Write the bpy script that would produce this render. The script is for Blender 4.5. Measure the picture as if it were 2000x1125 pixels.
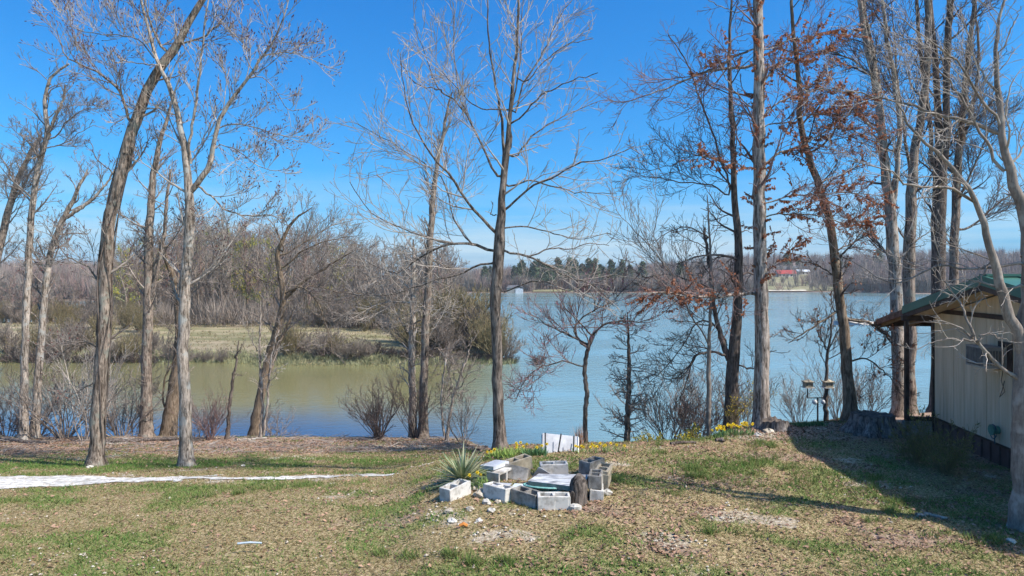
import bpy, math, random
import numpy as np
from mathutils import Vector, Matrix
R = math.radians
sc = bpy.context.scene
C = sc.collection
for o in list(bpy.data.objects): bpy.data.objects.remove(o)
rng = np.random.default_rng(11)
random.seed(5)

# ------------------------------------------------------------------ camera
CAMZ, HZ, FPX = 3.2, 540.0, 1337.0
cam_d = bpy.data.cameras.new('camera'); cam = bpy.data.objects.new('camera', cam_d); C.objects.link(cam)
cam.location = (0, 0, CAMZ); cam.rotation_euler = (R(90), 0, 0)
cam_d.sensor_width = 36; cam_d.lens = FPX / 2000 * 36; cam_d.shift_y = -22.5 / 2000
cam_d.clip_start = .1; cam_d.clip_end = 8000
sc.camera = cam
# ------------------------------------------------------------------ light
SUN_EL = 49
sv = Vector((.92, -.40, 0)).normalized() * math.cos(R(SUN_EL)) + Vector((0, 0, math.sin(R(SUN_EL))))
sd = bpy.data.lights.new('sun', 'SUN'); sun = bpy.data.objects.new('sun', sd); C.objects.link(sun)
sd.energy = 4.6; sd.angle = R(.53); sd.color = (1, .955, .88)
sun.rotation_euler = sv.to_track_quat('Z', 'Y').to_euler(); sun.location = (30, -20, 40)
w = bpy.data.worlds.new('World'); sc.world = w; w.use_nodes = True
wn, wl = w.node_tree.nodes, w.node_tree.links
wn.clear()
wo = wn.new('ShaderNodeOutputWorld'); bg = wn.new('ShaderNodeBackground'); bg.inputs[1].default_value = .15
sky = wn.new('ShaderNodeTexSky'); sky.sky_type = 'NISHITA'; sky.sun_disc = False
sky.sun_elevation = R(SUN_EL); sky.sun_rotation = math.atan2(.92, -.40)
sky.altitude = 100; sky.air_density = .75; sky.dust_density = 2.0; sky.ozone_density = 3.0
sep = wn.new('ShaderNodeSeparateColor'); com = wn.new('ShaderNodeCombineColor'); K0 = .15 * 2 ** .42
for ch, (kk, gg) in enumerate(((.42, 1.85), (.8, 1.08), (1.07, .75))):    # colour response of the camera, per channel
    pw = wn.new('ShaderNodeMath'); pw.operation = 'POWER'; pw.inputs[1].default_value = gg; ml = wn.new('ShaderNodeMath'); ml.operation = 'MULTIPLY'; ml.inputs[1].default_value = kk * K0 ** gg / K0
    wl.new(sep.outputs[ch], pw.inputs[0]); wl.new(pw.outputs[0], ml.inputs[0]); wl.new(ml.outputs[0], com.inputs[ch])
tc = wn.new('ShaderNodeTexCoord'); mp = wn.new('ShaderNodeMapping'); mp.inputs['Scale'].default_value = (1.4, 1.4, 24)
nz = wn.new('ShaderNodeTexNoise'); nz.inputs['Scale'].default_value = 1.6; nz.inputs['Detail'].default_value = 6; nz.inputs['Roughness'].default_value = .6
rp = wn.new('ShaderNodeValToRGB'); rp.color_ramp.elements[0].position = .3; rp.color_ramp.elements[1].position = .62
sx = wn.new('ShaderNodeSeparateXYZ'); band = wn.new('ShaderNodeMapRange')
band.inputs['From Min'].default_value = .15; band.inputs['From Max'].default_value = .02
band.inputs['To Min'].default_value = 0; band.inputs['To Max'].default_value = .92
mu = wn.new('ShaderNodeMath'); mu.operation = 'MULTIPLY'
mx = wn.new('ShaderNodeMix'); mx.data_type = 'RGBA'; mx.inputs['B'].default_value = (3.1, 4.0, 4.5, 1)
wl.new(tc.outputs['Generated'], mp.inputs[0]); wl.new(mp.outputs[0], nz.inputs['Vector']); wl.new(nz.outputs[0], rp.inputs[0])
wl.new(tc.outputs['Generated'], sx.inputs[0]); wl.new(sx.outputs[2], band.inputs['Value'])
wl.new(rp.outputs[0], mu.inputs[0]); wl.new(band.outputs[0], mu.inputs[1]); wl.new(mu.outputs[0], mx.inputs['Factor'])
wl.new(sky.outputs[0], sep.inputs[0]); wl.new(com.outputs[0], mx.inputs['A'])
wl.new(mx.outputs['Result'], bg.inputs[0]); wl.new(bg.outputs[0], wo.inputs[0])
sc.view_settings.view_transform = 'Standard'; sc.view_settings.look = 'None'; sc.view_settings.gamma = 1
sc.view_settings.use_curve_mapping = False; sc.view_settings.exposure = .47
sc.render.engine = 'CYCLES'; sc.cycles.max_bounces = 6; sc.cycles.transparent_max_bounces = 6

# ------------------------------------------------------------------ helpers
def vnoise(x, y, seed=0):
    x = np.asarray(x, float); y = np.asarray(y, float)
    xi = np.floor(x); yi = np.floor(y); fx = x - xi; fy = y - yi
    fx = fx * fx * (3 - 2 * fx); fy = fy * fy * (3 - 2 * fy)
    def h(a, b):
        v = np.sin(a * 127.1 + b * 311.7 + seed * 74.7) * 43758.5453
        return v - np.floor(v)
    return (h(xi, yi) * (1 - fx) + h(xi + 1, yi) * fx) * (1 - fy) + (h(xi, yi + 1) * (1 - fx) + h(xi + 1, yi + 1) * fx) * fy
def fbm(x, y, seed=0, o=4):
    s = 0; a = .5
    for i in range(o):
        s = s + a * vnoise(np.asarray(x) * 2 ** i, np.asarray(y) * 2 ** i, seed + i); a *= .5
    return s / (1 - .5 ** o)
def sstep(a, b, v):
    t = np.clip((np.asarray(v, float) - a) / (b - a), 0, 1); return t * t * (3 - 2 * t)

DK = np.array([0, 5, 7, 9, 11, 13, 15, 17, 20, 23.5, 26, 30, 35, 45.])
TK = np.array([-.75, -.2, -.08, 0, .12, .25, .35, .52, .75])
PR = np.array([
    [0, .0, -.08, -.2, -.45, -.75, -1.12, -1.5, -1.93, -2.3, -3.4, -5.1, -7, -9],
    [0, .02, .0, -.1, -.3, -.62, -1.05, -1.45, -1.9, -2.3, -3.4, -5.1, -7, -9],
    [.1, .1, .1, .1, .02, -.3, -.75, -1.25, -1.85, -2.35, -3.5, -5.2, -7, -9],
    [.1, .1, .1, .1, .05, -.15, -.5, -1.1, -2.0, -3.1, -3.9, -5.4, -7, -9],
    [.1, .1, .1, .1, .05, -.12, -.45, -1.1, -2.2, -3.4, -4.2, -5.5, -7, -9],
    [.05, .05, .05, .03, -.02, -.15, -.4, -.95, -2.0, -3.3, -4.2, -5.5, -7, -9],
    [.0, .0, .0, -.03, -.1, -.2, -.3, -.48, -1.5, -3.0, -4.0, -5.5, -7, -9],
    [-.02, -.02, -.02, -.08, -.17, -.24, -.3, -.4, -.85, -2.4, -3.6, -5.3, -7, -9],
    [-.05, -.05, -.05, -.1, -.2, -.27, -.3, -.35, -.6, -1.8, -3.2, -5.2, -7, -9]])
def g(x, y):
    x = np.asarray(x, float); y = np.asarray(y, float)
    t = np.clip(x / np.maximum(y, 6), -.749, .749); d = np.clip(y, 0, 44.9)
    ti = np.clip(np.searchsorted(TK, t, 'right') - 1, 0, len(TK) - 2); tf = (t - TK[ti]) / (TK[ti + 1] - TK[ti])
    di = np.clip(np.searchsorted(DK, d, 'right') - 1, 0, len(DK) - 2); df = (d - DK[di]) / (DK[di + 1] - DK[di])
    tf = tf * tf * (3 - 2 * tf)
    z = (PR[ti, di] * (1 - df) + PR[ti, di + 1] * df) * (1 - tf) + (PR[ti + 1, di] * (1 - df) + PR[ti + 1, di + 1] * df) * tf
    return z + .05 * (fbm(x * .7, y * .7, 3, 3) - .5) + .03 * (vnoise(x * 3.1, y * 3.1, 9) - .5)
WATER = -5.3
def P(px, py, d): return Vector(((px - 1000) / FPX * d, d, CAMZ - (py - HZ) / FPX * d))
def GP(px, py):
    t = (px - 1000) / FPX; s = (py - HZ) / FPX
    d = np.arange(5, 40, .02); f = (CAMZ - s * d) - g(t * d, d)
    k = np.where(f < 0)[0]
    dd = d[k[0]] if len(k) else 40
    return Vector((t * dd, dd, float(g(t * dd, dd))))
def BP(px, d):
    x = (px - 1000) / FPX * d; return Vector((x, d, float(g(x, d))))

def mesh_np(name, V, F, mat=None, parent=None, smooth=True, attr=None, loc=None):
    """V (n,3); F list of (m,k) arrays"""
    me = bpy.data.meshes.new(name)
    V = np.asarray(V, np.float32)
    if not isinstance(F, list): F = [F]
    F = [f for f in F if len(f)]
    me.vertices.add(len(V)); me.vertices.foreach_set('co', V.ravel())
    nl = sum(f.size for f in F); npoly = sum(len(f) for f in F)
    me.loops.add(nl); me.loops.foreach_set('vertex_index', np.concatenate([f.ravel() for f in F]).astype(np.int32))
    me.polygons.add(npoly)
    tot = np.concatenate([np.full(len(f), f.shape[1]) for f in F]); st = np.concatenate([[0], np.cumsum(tot)[:-1]])
    me.polygons.foreach_set('loop_start', st.astype(np.int32)); me.polygons.foreach_set('loop_total', tot.astype(np.int32))
    me.polygons.foreach_set('use_smooth', np.full(npoly, smooth))
    if attr:
        for k, v in attr.items():
            a = me.attributes.new(k, 'FLOAT', 'POINT'); a.data.foreach_set('value', np.asarray(v, np.float32))
    me.update(); me.validate()
    o = bpy.data.objects.new(name, me); C.objects.link(o)
    if mat: me.materials.append(mat)
    if parent: o.parent = parent
    if loc is not None: o.location = loc
    return o
def tag(o, label=None, cat=None, group=None, kind=None):
    if label: o['label'] = label
    if cat: o['category'] = cat
    if group: o['group'] = group
    if kind: o['kind'] = kind
    return o
def thing(name, label, cat, loc=(0, 0, 0), rz=0, group=None):
    o = bpy.data.objects.new(name, None); C.objects.link(o); o.location = loc; o.rotation_euler = (0, 0, rz)
    o.empty_display_size = .2
    return tag(o, label, cat, group)
def dup(root, loc, rz=0, s=1, label=None, group=None):
    r = root.copy(); C.objects.link(r); r.location = loc; r.rotation_euler = (0, 0, rz); r.scale = (s, s, s) if np.isscalar(s) else s
    if label: r['label'] = label
    if group: r['group'] = group
    for ch in list(root.children):
        c = ch.copy(); C.objects.link(c); c.parent = r
        for gg in ch.children:
            e = gg.copy(); C.objects.link(e); e.parent = c
    return r
class MB:
    def __init__(s): s.v = []; s.f3 = []; s.f4 = []; s.n = 0; s.a = []
    def add(s, V, F, a=0.):
        V = np.asarray(V, float).reshape(-1, 3); F = np.asarray(F, int)
        if not len(F): return
        (s.f3 if F.shape[1] == 3 else s.f4).append(F + s.n); s.v.append(V); s.n += len(V)
        s.a.append(np.full(len(V), a) if np.isscalar(a) else np.asarray(a, float))
    def box(s, c, d, rz=0, M=None):
        x, y, z = [q / 2 for q in d]
        V = np.array([[-x, -y, -z], [x, -y, -z], [x, y, -z], [-x, y, -z], [-x, -y, z], [x, -y, z], [x, y, z], [-x, y, z]])
        if M is not None: V = V @ np.array(M.to_3x3()).T
        if rz: c_, s_ = math.cos(rz), math.sin(rz); V = V @ np.array([[c_, s_, 0], [-s_, c_, 0], [0, 0, 1]])
        s.add(V + np.array(c), [[0, 3, 2, 1], [4, 5, 6, 7], [0, 1, 5, 4], [1, 2, 6, 5], [2, 3, 7, 6], [3, 0, 4, 7]])
    def hexa(s, V): s.add(V, [[0, 3, 2, 1], [4, 5, 6, 7], [0, 1, 5, 4], [1, 2, 6, 5], [2, 3, 7, 6], [3, 0, 4, 7]])
    def tube(s, P, Rr, sides=6, cap=True, lump=0):
        P = np.asarray(P, float); Rr = np.broadcast_to(np.asarray(Rr, float), (len(P),))
        V, F = tubes(P[None], Rr[None], sides, lump); s.add(V, F)
        if cap and sides == 4: s.add(V[:4], [[0, 1, 2, 3]]); s.add(V[-4:], [[3, 2, 1, 0]])
        elif cap:
            for (b, p, fl) in ((0, P[0], 0), (len(V) - sides, P[-1], 1)):
                W = np.vstack([V[b:b + sides], p[None]]); k = np.arange(sides); q = (k + 1) % sides
                s.add(W, np.stack([k, q, np.full(sides, sides)], 1) if fl else np.stack([q, k, np.full(sides, sides)], 1))
    def obj(s, name, mat, parent=None, smooth=False, loc=None, attr=None):
        V = np.vstack(s.v); F = []
        if s.f3: F.append(np.vstack(s.f3))
        if s.f4: F.append(np.vstack(s.f4))
        return mesh_np(name, V, F, mat, parent, smooth, {attr: np.concatenate(s.a)} if attr else None, loc)
def tubes(P, Rr, s, lump=0):
    M, N, _ = P.shape
    T = np.gradient(P, axis=1); T /= np.linalg.norm(T, axis=2, keepdims=True) + 1e-9
    md = P[:, -1] - P[:, 0]; md /= np.linalg.norm(md, axis=1, keepdims=True) + 1e-9
    ref = np.where(np.abs(md[:, 2:3]) > .75, np.array([[1., 0, 0]]), np.array([[0, 0, 1.]]))
    A = np.cross(T, ref[:, None, :]); A /= np.linalg.norm(A, axis=2, keepdims=True) + 1e-9
    B = np.cross(T, A); an = np.arange(s) / s * 2 * math.pi
    rr = Rr[:, :, None] * np.ones(s)
    if lump: rr = rr * (1 + lump * (rng.random(rr.shape) - .5) * 2)
    V = P[:, :, None, :] + rr[..., None] * (np.cos(an)[None, None, :, None] * A[:, :, None, :] + np.sin(an)[None, None, :, None] * B[:, :, None, :])
    idx = np.arange(M * N * s).reshape(M, N, s)
    a = idx[:, :-1, :]; b = idx[:, 1:, :]; a2 = np.roll(a, -1, 2); b2 = np.roll(b, -1, 2)
    return V.reshape(-1, 3), np.stack([a, a2, b2, b], -1).reshape(-1, 4)
def resample(P, Rr, N, smooth=True):
    P = np.asarray(P, float); Rr = np.asarray(Rr, float)
    k = np.concatenate([[0], np.cumsum(np.linalg.norm(np.diff(P, axis=0), axis=1))]); u = np.linspace(0, k[-1], N)
    def cr(vals):
        if not smooth or len(P) < 3: return np.interp(u, k, vals)
        m = np.gradient(vals, k); i = np.clip(np.searchsorted(k, u, 'right') - 1, 0, len(k) - 2)
        h = k[i + 1] - k[i]; t = (u - k[i]) / h
        return (2 * t**3 - 3 * t**2 + 1) * vals[i] + (t**3 - 2 * t**2 + t) * h * m[i] + (-2 * t**3 + 3 * t**2) * vals[i + 1] + (t**3 - t**2) * h * m[i + 1]
    return np.stack([cr(P[:, j]) for j in range(3)], 1), np.interp(u, k, Rr)
def grow(PP, PR_, n, t0, t1, L, ang, up, wig, N, rmul, rmax, rtip, taper=.5, flat=1., weight=True):
    """children of every parent chain. L: (lo,hi) metres or fraction of the parent's length if negative"""
    M, NP, _ = PP.shape
    plen = np.linalg.norm(np.diff(PP, axis=1), axis=2).sum(1)
    if weight:
        wv = plen / plen.mean(); cnt = np.maximum(1, np.round(n * wv + rng.random(M) - .5)).astype(int)
    else: cnt = np.full(M, n)
    idx = np.repeat(np.arange(M), cnt); K = len(idx)
    k = np.concatenate([np.arange(c) for c in cnt]); t = t0 + (t1 - t0) * (k + rng.random(K)) / cnt[idx]
    f = t * (NP - 1); i = np.clip(f.astype(int), 0, NP - 2); fr = (f - i)[:, None]
    pos = PP[idx, i] * (1 - fr) + PP[idx, i + 1] * fr
    T = PP[idx, i + 1] - PP[idx, i]; T /= np.linalg.norm(T, axis=1, keepdims=True) + 1e-9
    r0 = PR_[idx, i] * (1 - fr[:, 0]) + PR_[idx, i + 1] * fr[:, 0]
    q = rng.normal(size=(K, 3)); q -= (q * T).sum(1, keepdims=True) * T; q /= np.linalg.norm(q, axis=1, keepdims=True) + 1e-9
    a = R(1) * rng.uniform(ang[0], ang[1], K)[:, None]
    D = np.cos(a) * T + np.sin(a) * q; D[:, 2] += up; D /= np.linalg.norm(D, axis=1, keepdims=True)
    if L[0] < 0: ln = plen[idx] * rng.uniform(-L[0], -L[1], K) * (1 - taper * t)
    else: ln = rng.uniform(L[0], L[1], K) * (1 - taper * t)
    st = (ln / (N - 1))[:, None]
    out = [pos]; d = D; side = rng.normal(size=(K, 3)) * wig * .6
    for _ in range(N - 1):
        d = d + rng.normal(size=(K, 3)) * wig + side * .5; d[:, 2] += up * .35; d /= np.linalg.norm(d, axis=1, keepdims=True)
        out.append(out[-1] + d * st)
    CP = np.stack(out, 1); rs = np.minimum(r0 * rmul, rmax) * rng.uniform(.7, 1, K)
    rs = np.maximum(rs, rtip); u = np.linspace(0, 1, N)[None, :]
    return CP, rs[:, None] * (1 - u) + rtip * u

# ------------------------------------------------------------------ materials
def newmat(name, rough=.85, spec=.2):
    m = bpy.data.materials.new(name); m.use_nodes = True; b = m.node_tree.nodes['Principled BSDF']
    b.inputs['Roughness'].default_value = rough; b.inputs['Specular IOR Level'].default_value = spec
    return m, m.node_tree.nodes, m.node_tree.links, b
def noise_mat(name, c1, c2, scale=5, stretch=(1, 1, 1), rough=.85, bump=.3, bd=.02, detail=6, c3=None, spec=.2, lo=.35, hi=.65, nrm=None):
    m, n, l, b = newmat(name, rough, spec)
    t = n.new('ShaderNodeTexCoord'); mp = n.new('ShaderNodeMapping'); mp.inputs['Scale'].default_value = stretch
    z = n.new('ShaderNodeTexNoise'); z.inputs['Scale'].default_value = scale; z.inputs['Detail'].default_value = detail; z.inputs['Roughness'].default_value = .65
    r = n.new('ShaderNodeValToRGB'); e = r.color_ramp.elements; e[0].position = lo; e[1].position = hi
    e[0].color = (*c1, 1); e[1].color = (*c2, 1)
    if c3: x = e.new((lo + hi) / 2); x.color = (*c3, 1)
    l.new(t.outputs['Object'], mp.inputs[0]); l.new(mp.outputs[0], z.inputs['Vector']); l.new(z.outputs[0], r.inputs[0])
    z2 = n.new('ShaderNodeTexNoise'); z2.inputs['Scale'].default_value = scale * .13; z2.inputs['Detail'].default_value = 3
    l.new(t.outputs['Object'], z2.inputs['Vector'])
    mr = n.new('ShaderNodeMapRange'); mr.inputs['From Min'].default_value = .3; mr.inputs['From Max'].default_value = .7; mr.inputs['To Min'].default_value = .72; mr.inputs['To Max'].default_value = 1.2
    l.new(z2.outputs[0], mr.inputs[0]); vm = n.new('ShaderNodeVectorMath'); vm.operation = 'SCALE'
    l.new(r.outputs[0], vm.inputs[0]); l.new(mr.outputs[0], vm.inputs['Scale']); l.new(vm.outputs[0], b.inputs['Base Color'])
    if bump:
        bp = n.new('ShaderNodeBump'); bp.inputs['Strength'].default_value = bump; bp.inputs['Distance'].default_value = bd
        l.new(z.outputs[0], bp.inputs['Height']); l.new(bp.outputs[0], b.inputs['Normal'])
    return m
def ramp_mat(name, cols, attr='tint', rough=.8, spec=.15, trans=0):
    m, n, l, b = newmat(name, rough, spec)
    a = n.new('ShaderNodeAttribute'); a.attribute_name = attr
    r = n.new('ShaderNodeValToRGB'); e = r.color_ramp.elements
    for i, c in enumerate(cols):
        p = i / (len(cols) - 1)
        x = e[0] if i == 0 else (e[1] if i == len(cols) - 1 else e.new(p))
        x.position = p
    for x in e:
        k = int(round(x.position * (len(cols) - 1))); x.color = (*cols[k], 1)
    l.new(a.outputs['Fac'], r.inputs[0]); l.new(r.outputs[0], b.inputs['Base Color'])
    if trans:
        tr = n.new('ShaderNodeBsdfTranslucent'); ms = n.new('ShaderNodeMixShader'); ms.inputs[0].default_value = trans
        l.new(r.outputs[0], tr.inputs[0]); l.new(b.outputs[0], ms.inputs[1]); l.new(tr.outputs[0], ms.inputs[2])
        l.new(ms.outputs[0], n['Material Output'].inputs[0])
    return m
def bark(name, c1, c2, scale=9, lo=.38, hi=.6, bump=.7, moss=None):
    """furrowed bark: stretched ridges with cracks, blotches"""
    m, n, l, b = newmat(name, .9, .1)
    t = n.new('ShaderNodeTexCoord'); mp = n.new('ShaderNodeMapping'); mp.inputs['Scale'].default_value = (1, 1, .16)
    v = n.new('ShaderNodeTexNoise'); v.inputs['Scale'].default_value = scale * 2.6; v.inputs['Detail'].default_value = 5; v.inputs['Roughness'].default_value = .7; v.inputs['Distortion'].default_value = .6
    z = n.new('ShaderNodeTexNoise'); z.inputs['Scale'].default_value = 2.2; z.inputs['Detail'].default_value = 6; z.inputs['Roughness'].default_value = .7
    r = n.new('ShaderNodeValToRGB'); e = r.color_ramp.elements; e[0].position = lo; e[1].position = hi; e[0].color = (*c1, 1); e[1].color = (*c2, 1)
    l.new(t.outputs['Object'], mp.inputs[0]); l.new(mp.outputs[0], v.inputs['Vector']); l.new(t.outputs['Object'], z.inputs['Vector'])
    l.new(v.outputs[0], r.inputs[0])
    mr = n.new('ShaderNodeMapRange'); mr.inputs['From Min'].default_value = .32; mr.inputs['From Max'].default_value = .68; mr.inputs['To Min'].default_value = .55; mr.inputs['To Max'].default_value = 1.3
    l.new(z.outputs[0], mr.inputs[0]); vm = n.new('ShaderNodeVectorMath'); vm.operation = 'SCALE'
    l.new(r.outputs[0], vm.inputs[0]); l.new(mr.outputs[0], vm.inputs['Scale'])
    out = vm.outputs[0]
    if moss:
        z3 = n.new('ShaderNodeTexNoise'); z3.inputs['Scale'].default_value = 4.5; z3.inputs['Detail'].default_value = 5
        r3 = n.new('ShaderNodeValToRGB'); r3.color_ramp.elements[0].position = .55; r3.color_ramp.elements[1].position = .66
        m3 = n.new('ShaderNodeMix'); m3.data_type = 'RGBA'; m3.inputs['B'].default_value = (*moss, 1)
        l.new(t.outputs['Object'], z3.inputs['Vector']); l.new(z3.outputs[0], r3.inputs[0]); l.new(r3.outputs[0], m3.inputs['Factor']); l.new(out, m3.inputs['A']); out = m3.outputs['Result']
    l.new(out, b.inputs['Base Color'])
    bp = n.new('ShaderNodeBump'); bp.inputs['Strength'].default_value = bump; bp.inputs['Distance'].default_value = .03
    l.new(v.outputs[0], bp.inputs['Height']); l.new(bp.outputs[0], b.inputs['Normal'])
    return m
M = {}
M['bark_grey'] = bark('bark_grey', (.07, .052, .04), (.36, .29, .235), lo=.4, hi=.58, moss=(.25, .24, .2))
M['bark_mid'] = bark('bark_mid', (.05, .04, .034), (.27, .225, .19), lo=.4, hi=.6)
M['bark_pale'] = bark('bark_pale', (.1, .078, .06), (.47, .395, .33), lo=.4, hi=.57, moss=(.36, .35, .32))
M['bark_oak'] = bark('bark_oak', (.1, .078, .062), (.5, .43, .37), scale=7, lo=.4, hi=.58, bump=1)
M['bark_dark'] = bark('bark_dark', (.05, .04, .034), (.21, .17, .145))
M['bark_brown'] = bark('bark_brown', (.1, .07, .045), (.3, .23, .165))
M['bark_smooth'] = bark('bark_smooth', (.2, .165, .14), (.3, .26, .225), scale=14, bump=.25, moss=(.36, .33, .29))
M['twig_grey'] = noise_mat('twig_grey', (.16, .125, .105), (.36, .31, .27), 3, bump=0)
M['twig_pale'] = noise_mat('twig_pale', (.26, .215, .18), (.5, .44, .385), 3, bump=0)
M['twig_red'] = noise_mat('twig_red', (.15, .085, .075), (.3, .21, .19), 3, bump=0)
M['twig_dark'] = noise_mat('twig_dark', (.06, .045, .04), (.18, .14, .125), 3, bump=0)
M['twig_olive'] = noise_mat('twig_olive', (.15, .12, .06), (.3, .245, .135), 3, bump=0)
M['twig_green'] = noise_mat('twig_green', (.2, .2, .1), (.35, .35, .2), 3, bump=0)
M['twig_far'] = noise_mat('twig_far', (.17, .135, .11), (.34, .285, .24), .5, bump=0)
M['twig_farred'] = noise_mat('twig_farred', (.2, .12, .105), (.34, .235, .205), .5, bump=0)
M['bud'] = noise_mat('bud', (.08, .03, .03), (.2, .08, .07), 8, bump=0)
M['oakleaf'] = ramp_mat('oakleaf', [(.34, .12, .055), (.58, .24, .1), (.72, .38, .2), (.48, .25, .16)], trans=.45)
M['litter'] = ramp_mat('litter', [(.13, .08, .05), (.36, .23, .15), (.58, .43, .31), (.76, .63, .5), (.42, .26, .18)])
M['blade'] = ramp_mat('blade', [(.28, .19, .1), (.58, .46, .25), (.48, .42, .18), (.3, .33, .09), (.2, .29, .06), (.1, .2, .04)], trans=.2)
M['yucca'] = ramp_mat('yucca', [(.07, .13, .05), (.15, .24, .09), (.26, .33, .15), (.44, .44, .26)], trans=.1, rough=.5, spec=.4)
M['daffleaf'] = ramp_mat('daffleaf', [(.06, .16, .08), (.13, .26, .1), (.3, .4, .1)], trans=.2)
M['yellow'] = ramp_mat('yellow_petal', [(.75, .5, .02), (.9, .72, .06)], trans=.2)
M['yelleaf'] = ramp_mat('yellow_green_leaf', [(.2, .26, .05), (.45, .38, .06), (.65, .5, .06)], trans=.2)
M['shrubleaf'] = ramp_mat('shrub_leaf', [(.1, .13, .035), (.22, .22, .06), (.3, .27, .08)], trans=.2)
M['pink'] = ramp_mat('pink_bud', [(.3, .1, .2), (.5, .22, .36)])
M['pine'] = noise_mat('pine_green', (.045, .07, .03), (.1, .135, .065), .8, bump=0)
M['stump'] = bark('stump_wood', (.07, .06, .055), (.27, .24, .22), scale=7, bump=1)
M['stumptop'] = noise_mat('stump_top', (.05, .04, .035), (.2, .16, .13), 14)
M['block'] = noise_mat('concrete_block', (.27, .24, .2), (.62, .59, .54), 6, bump=.35, bd=.006, lo=.3, hi=.5)
M['block_dirty'] = noise_mat('concrete_block_dirty', (.16, .145, .125), (.42, .39, .35), 7, bump=.4, bd=.006, lo=.35, hi=.62)
M['block_tan'] = noise_mat('concrete_block_tan', (.33, .27, .19), (.5, .43, .32), 9, bump=.35, bd=.006)
M['slab'] = noise_mat('weathered_slab', (.12, .12, .13), (.6, .6, .6), 3.4, stretch=(1, 3, 1), bump=.1, bd=.004, rough=.7, lo=.34, hi=.56)
M['slabedge'] = noise_mat('slab_edge', (.25, .21, .15), (.42, .37, .28), 12)
M['white'] = noise_mat('white_sheet', (.36, .37, .4), (.68, .69, .72), 2.4, bump=.05, rough=.45, spec=.4)
M['bluesheet'] = noise_mat('blue_sheet', (.42, .5, .56), (.72, .78, .8), 5, stretch=(1, 4, 1), rough=.4)
M['darkmetal'] = noise_mat('dark_metal', (.03, .03, .032), (.08, .075, .07), 15, rough=.5, spec=.4)
M['hose'] = noise_mat('hose_teal', (.12, .36, .32), (.3, .56, .5), 20, rough=.4, bump=0, spec=.4)
M['hosedark'] = noise_mat('hose_dark', (.02, .05, .07), (.06, .12, .15), 20, rough=.4, bump=0, spec=.4)
M['burnt'] = bark('burnt_log', (.02, .017, .015), (.2, .165, .14), scale=5, bump=1)
M['rock'] = noise_mat('limestone', (.32, .26, .19), (.6, .54, .45), 12, bump=.5)
M['rockw'] = noise_mat('white_rock', (.42, .38, .32), (.68, .65, .6), 9, bump=.5)
M['siding'] = noise_mat('cream_siding', (.58, .43, .28), (.76, .59, .41), 1.4, stretch=(6, 6, .35), bump=.12, bd=.004, rough=.7)
M['brown'] = noise_mat('brown_trim', (.05, .032, .025), (.1, .065, .05), 6, bump=.1, rough=.6)
M['skirt'] = noise_mat('brown_skirting', (.085, .055, .048), (.14, .095, .085), 4, bump=.1, rough=.55)
M['rafter'] = noise_mat('rafter_wood', (.2, .12, .06), (.34, .22, .12), 5)
M['green_roof'] = noise_mat('green_metal_roof', (.035, .12, .085), (.06, .17, .12), 1.2, bump=0, rough=.42, spec=.5)
M['rust'] = noise_mat('rusty_metal', (.1, .045, .03), (.28, .15, .1), 7, rough=.7)
M['gutter'] = noise_mat('white_gutter', (.7, .7, .7), (.82, .82, .8), 3, bump=0, rough=.4, spec=.4)
M['ac'] = noise_mat('ac_casing', (.3, .26, .22), (.4, .36, .31), 5, rough=.5, bump=0)
M['acdark'] = noise_mat('ac_grille', (.1, .09, .08), (.18, .165, .15), 9, rough=.5, bump=0)
M['foundation'] = noise_mat('foundation', (.22, .2, .18), (.36, .33, .3), 8)
M['meter'] = noise_mat('green_paint', (.04, .16, .12), (.08, .24, .18), 6, rough=.4, bump=0, spec=.4)
M['gourd'] = noise_mat('white_gourd', (.7, .7, .68), (.82, .82, .8), 6, bump=0, rough=.4)
M['redroof'] = noise_mat('red_roof', (.3, .035, .03), (.42, .07, .055), .5, bump=0, rough=.5)
M['housewall'] = noise_mat('house_wall', (.5, .45, .38), (.62, .57, .5), .4, bump=0)
M['greyroof'] = noise_mat('grey_roof', (.1, .1, .11), (.17, .17, .18), .4, bump=0)
M['paleroof'] = noise_mat('pale_roof', (.66, .7, .75), (.8, .82, .84), .4, bump=0, rough=.4)
M['glass'] = newmat('dark_glass', .1, .6)[0]; M['glass'].node_tree.nodes['Principled BSDF'].inputs['Base Color'].default_value = (.03, .035, .04, 1)

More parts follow.
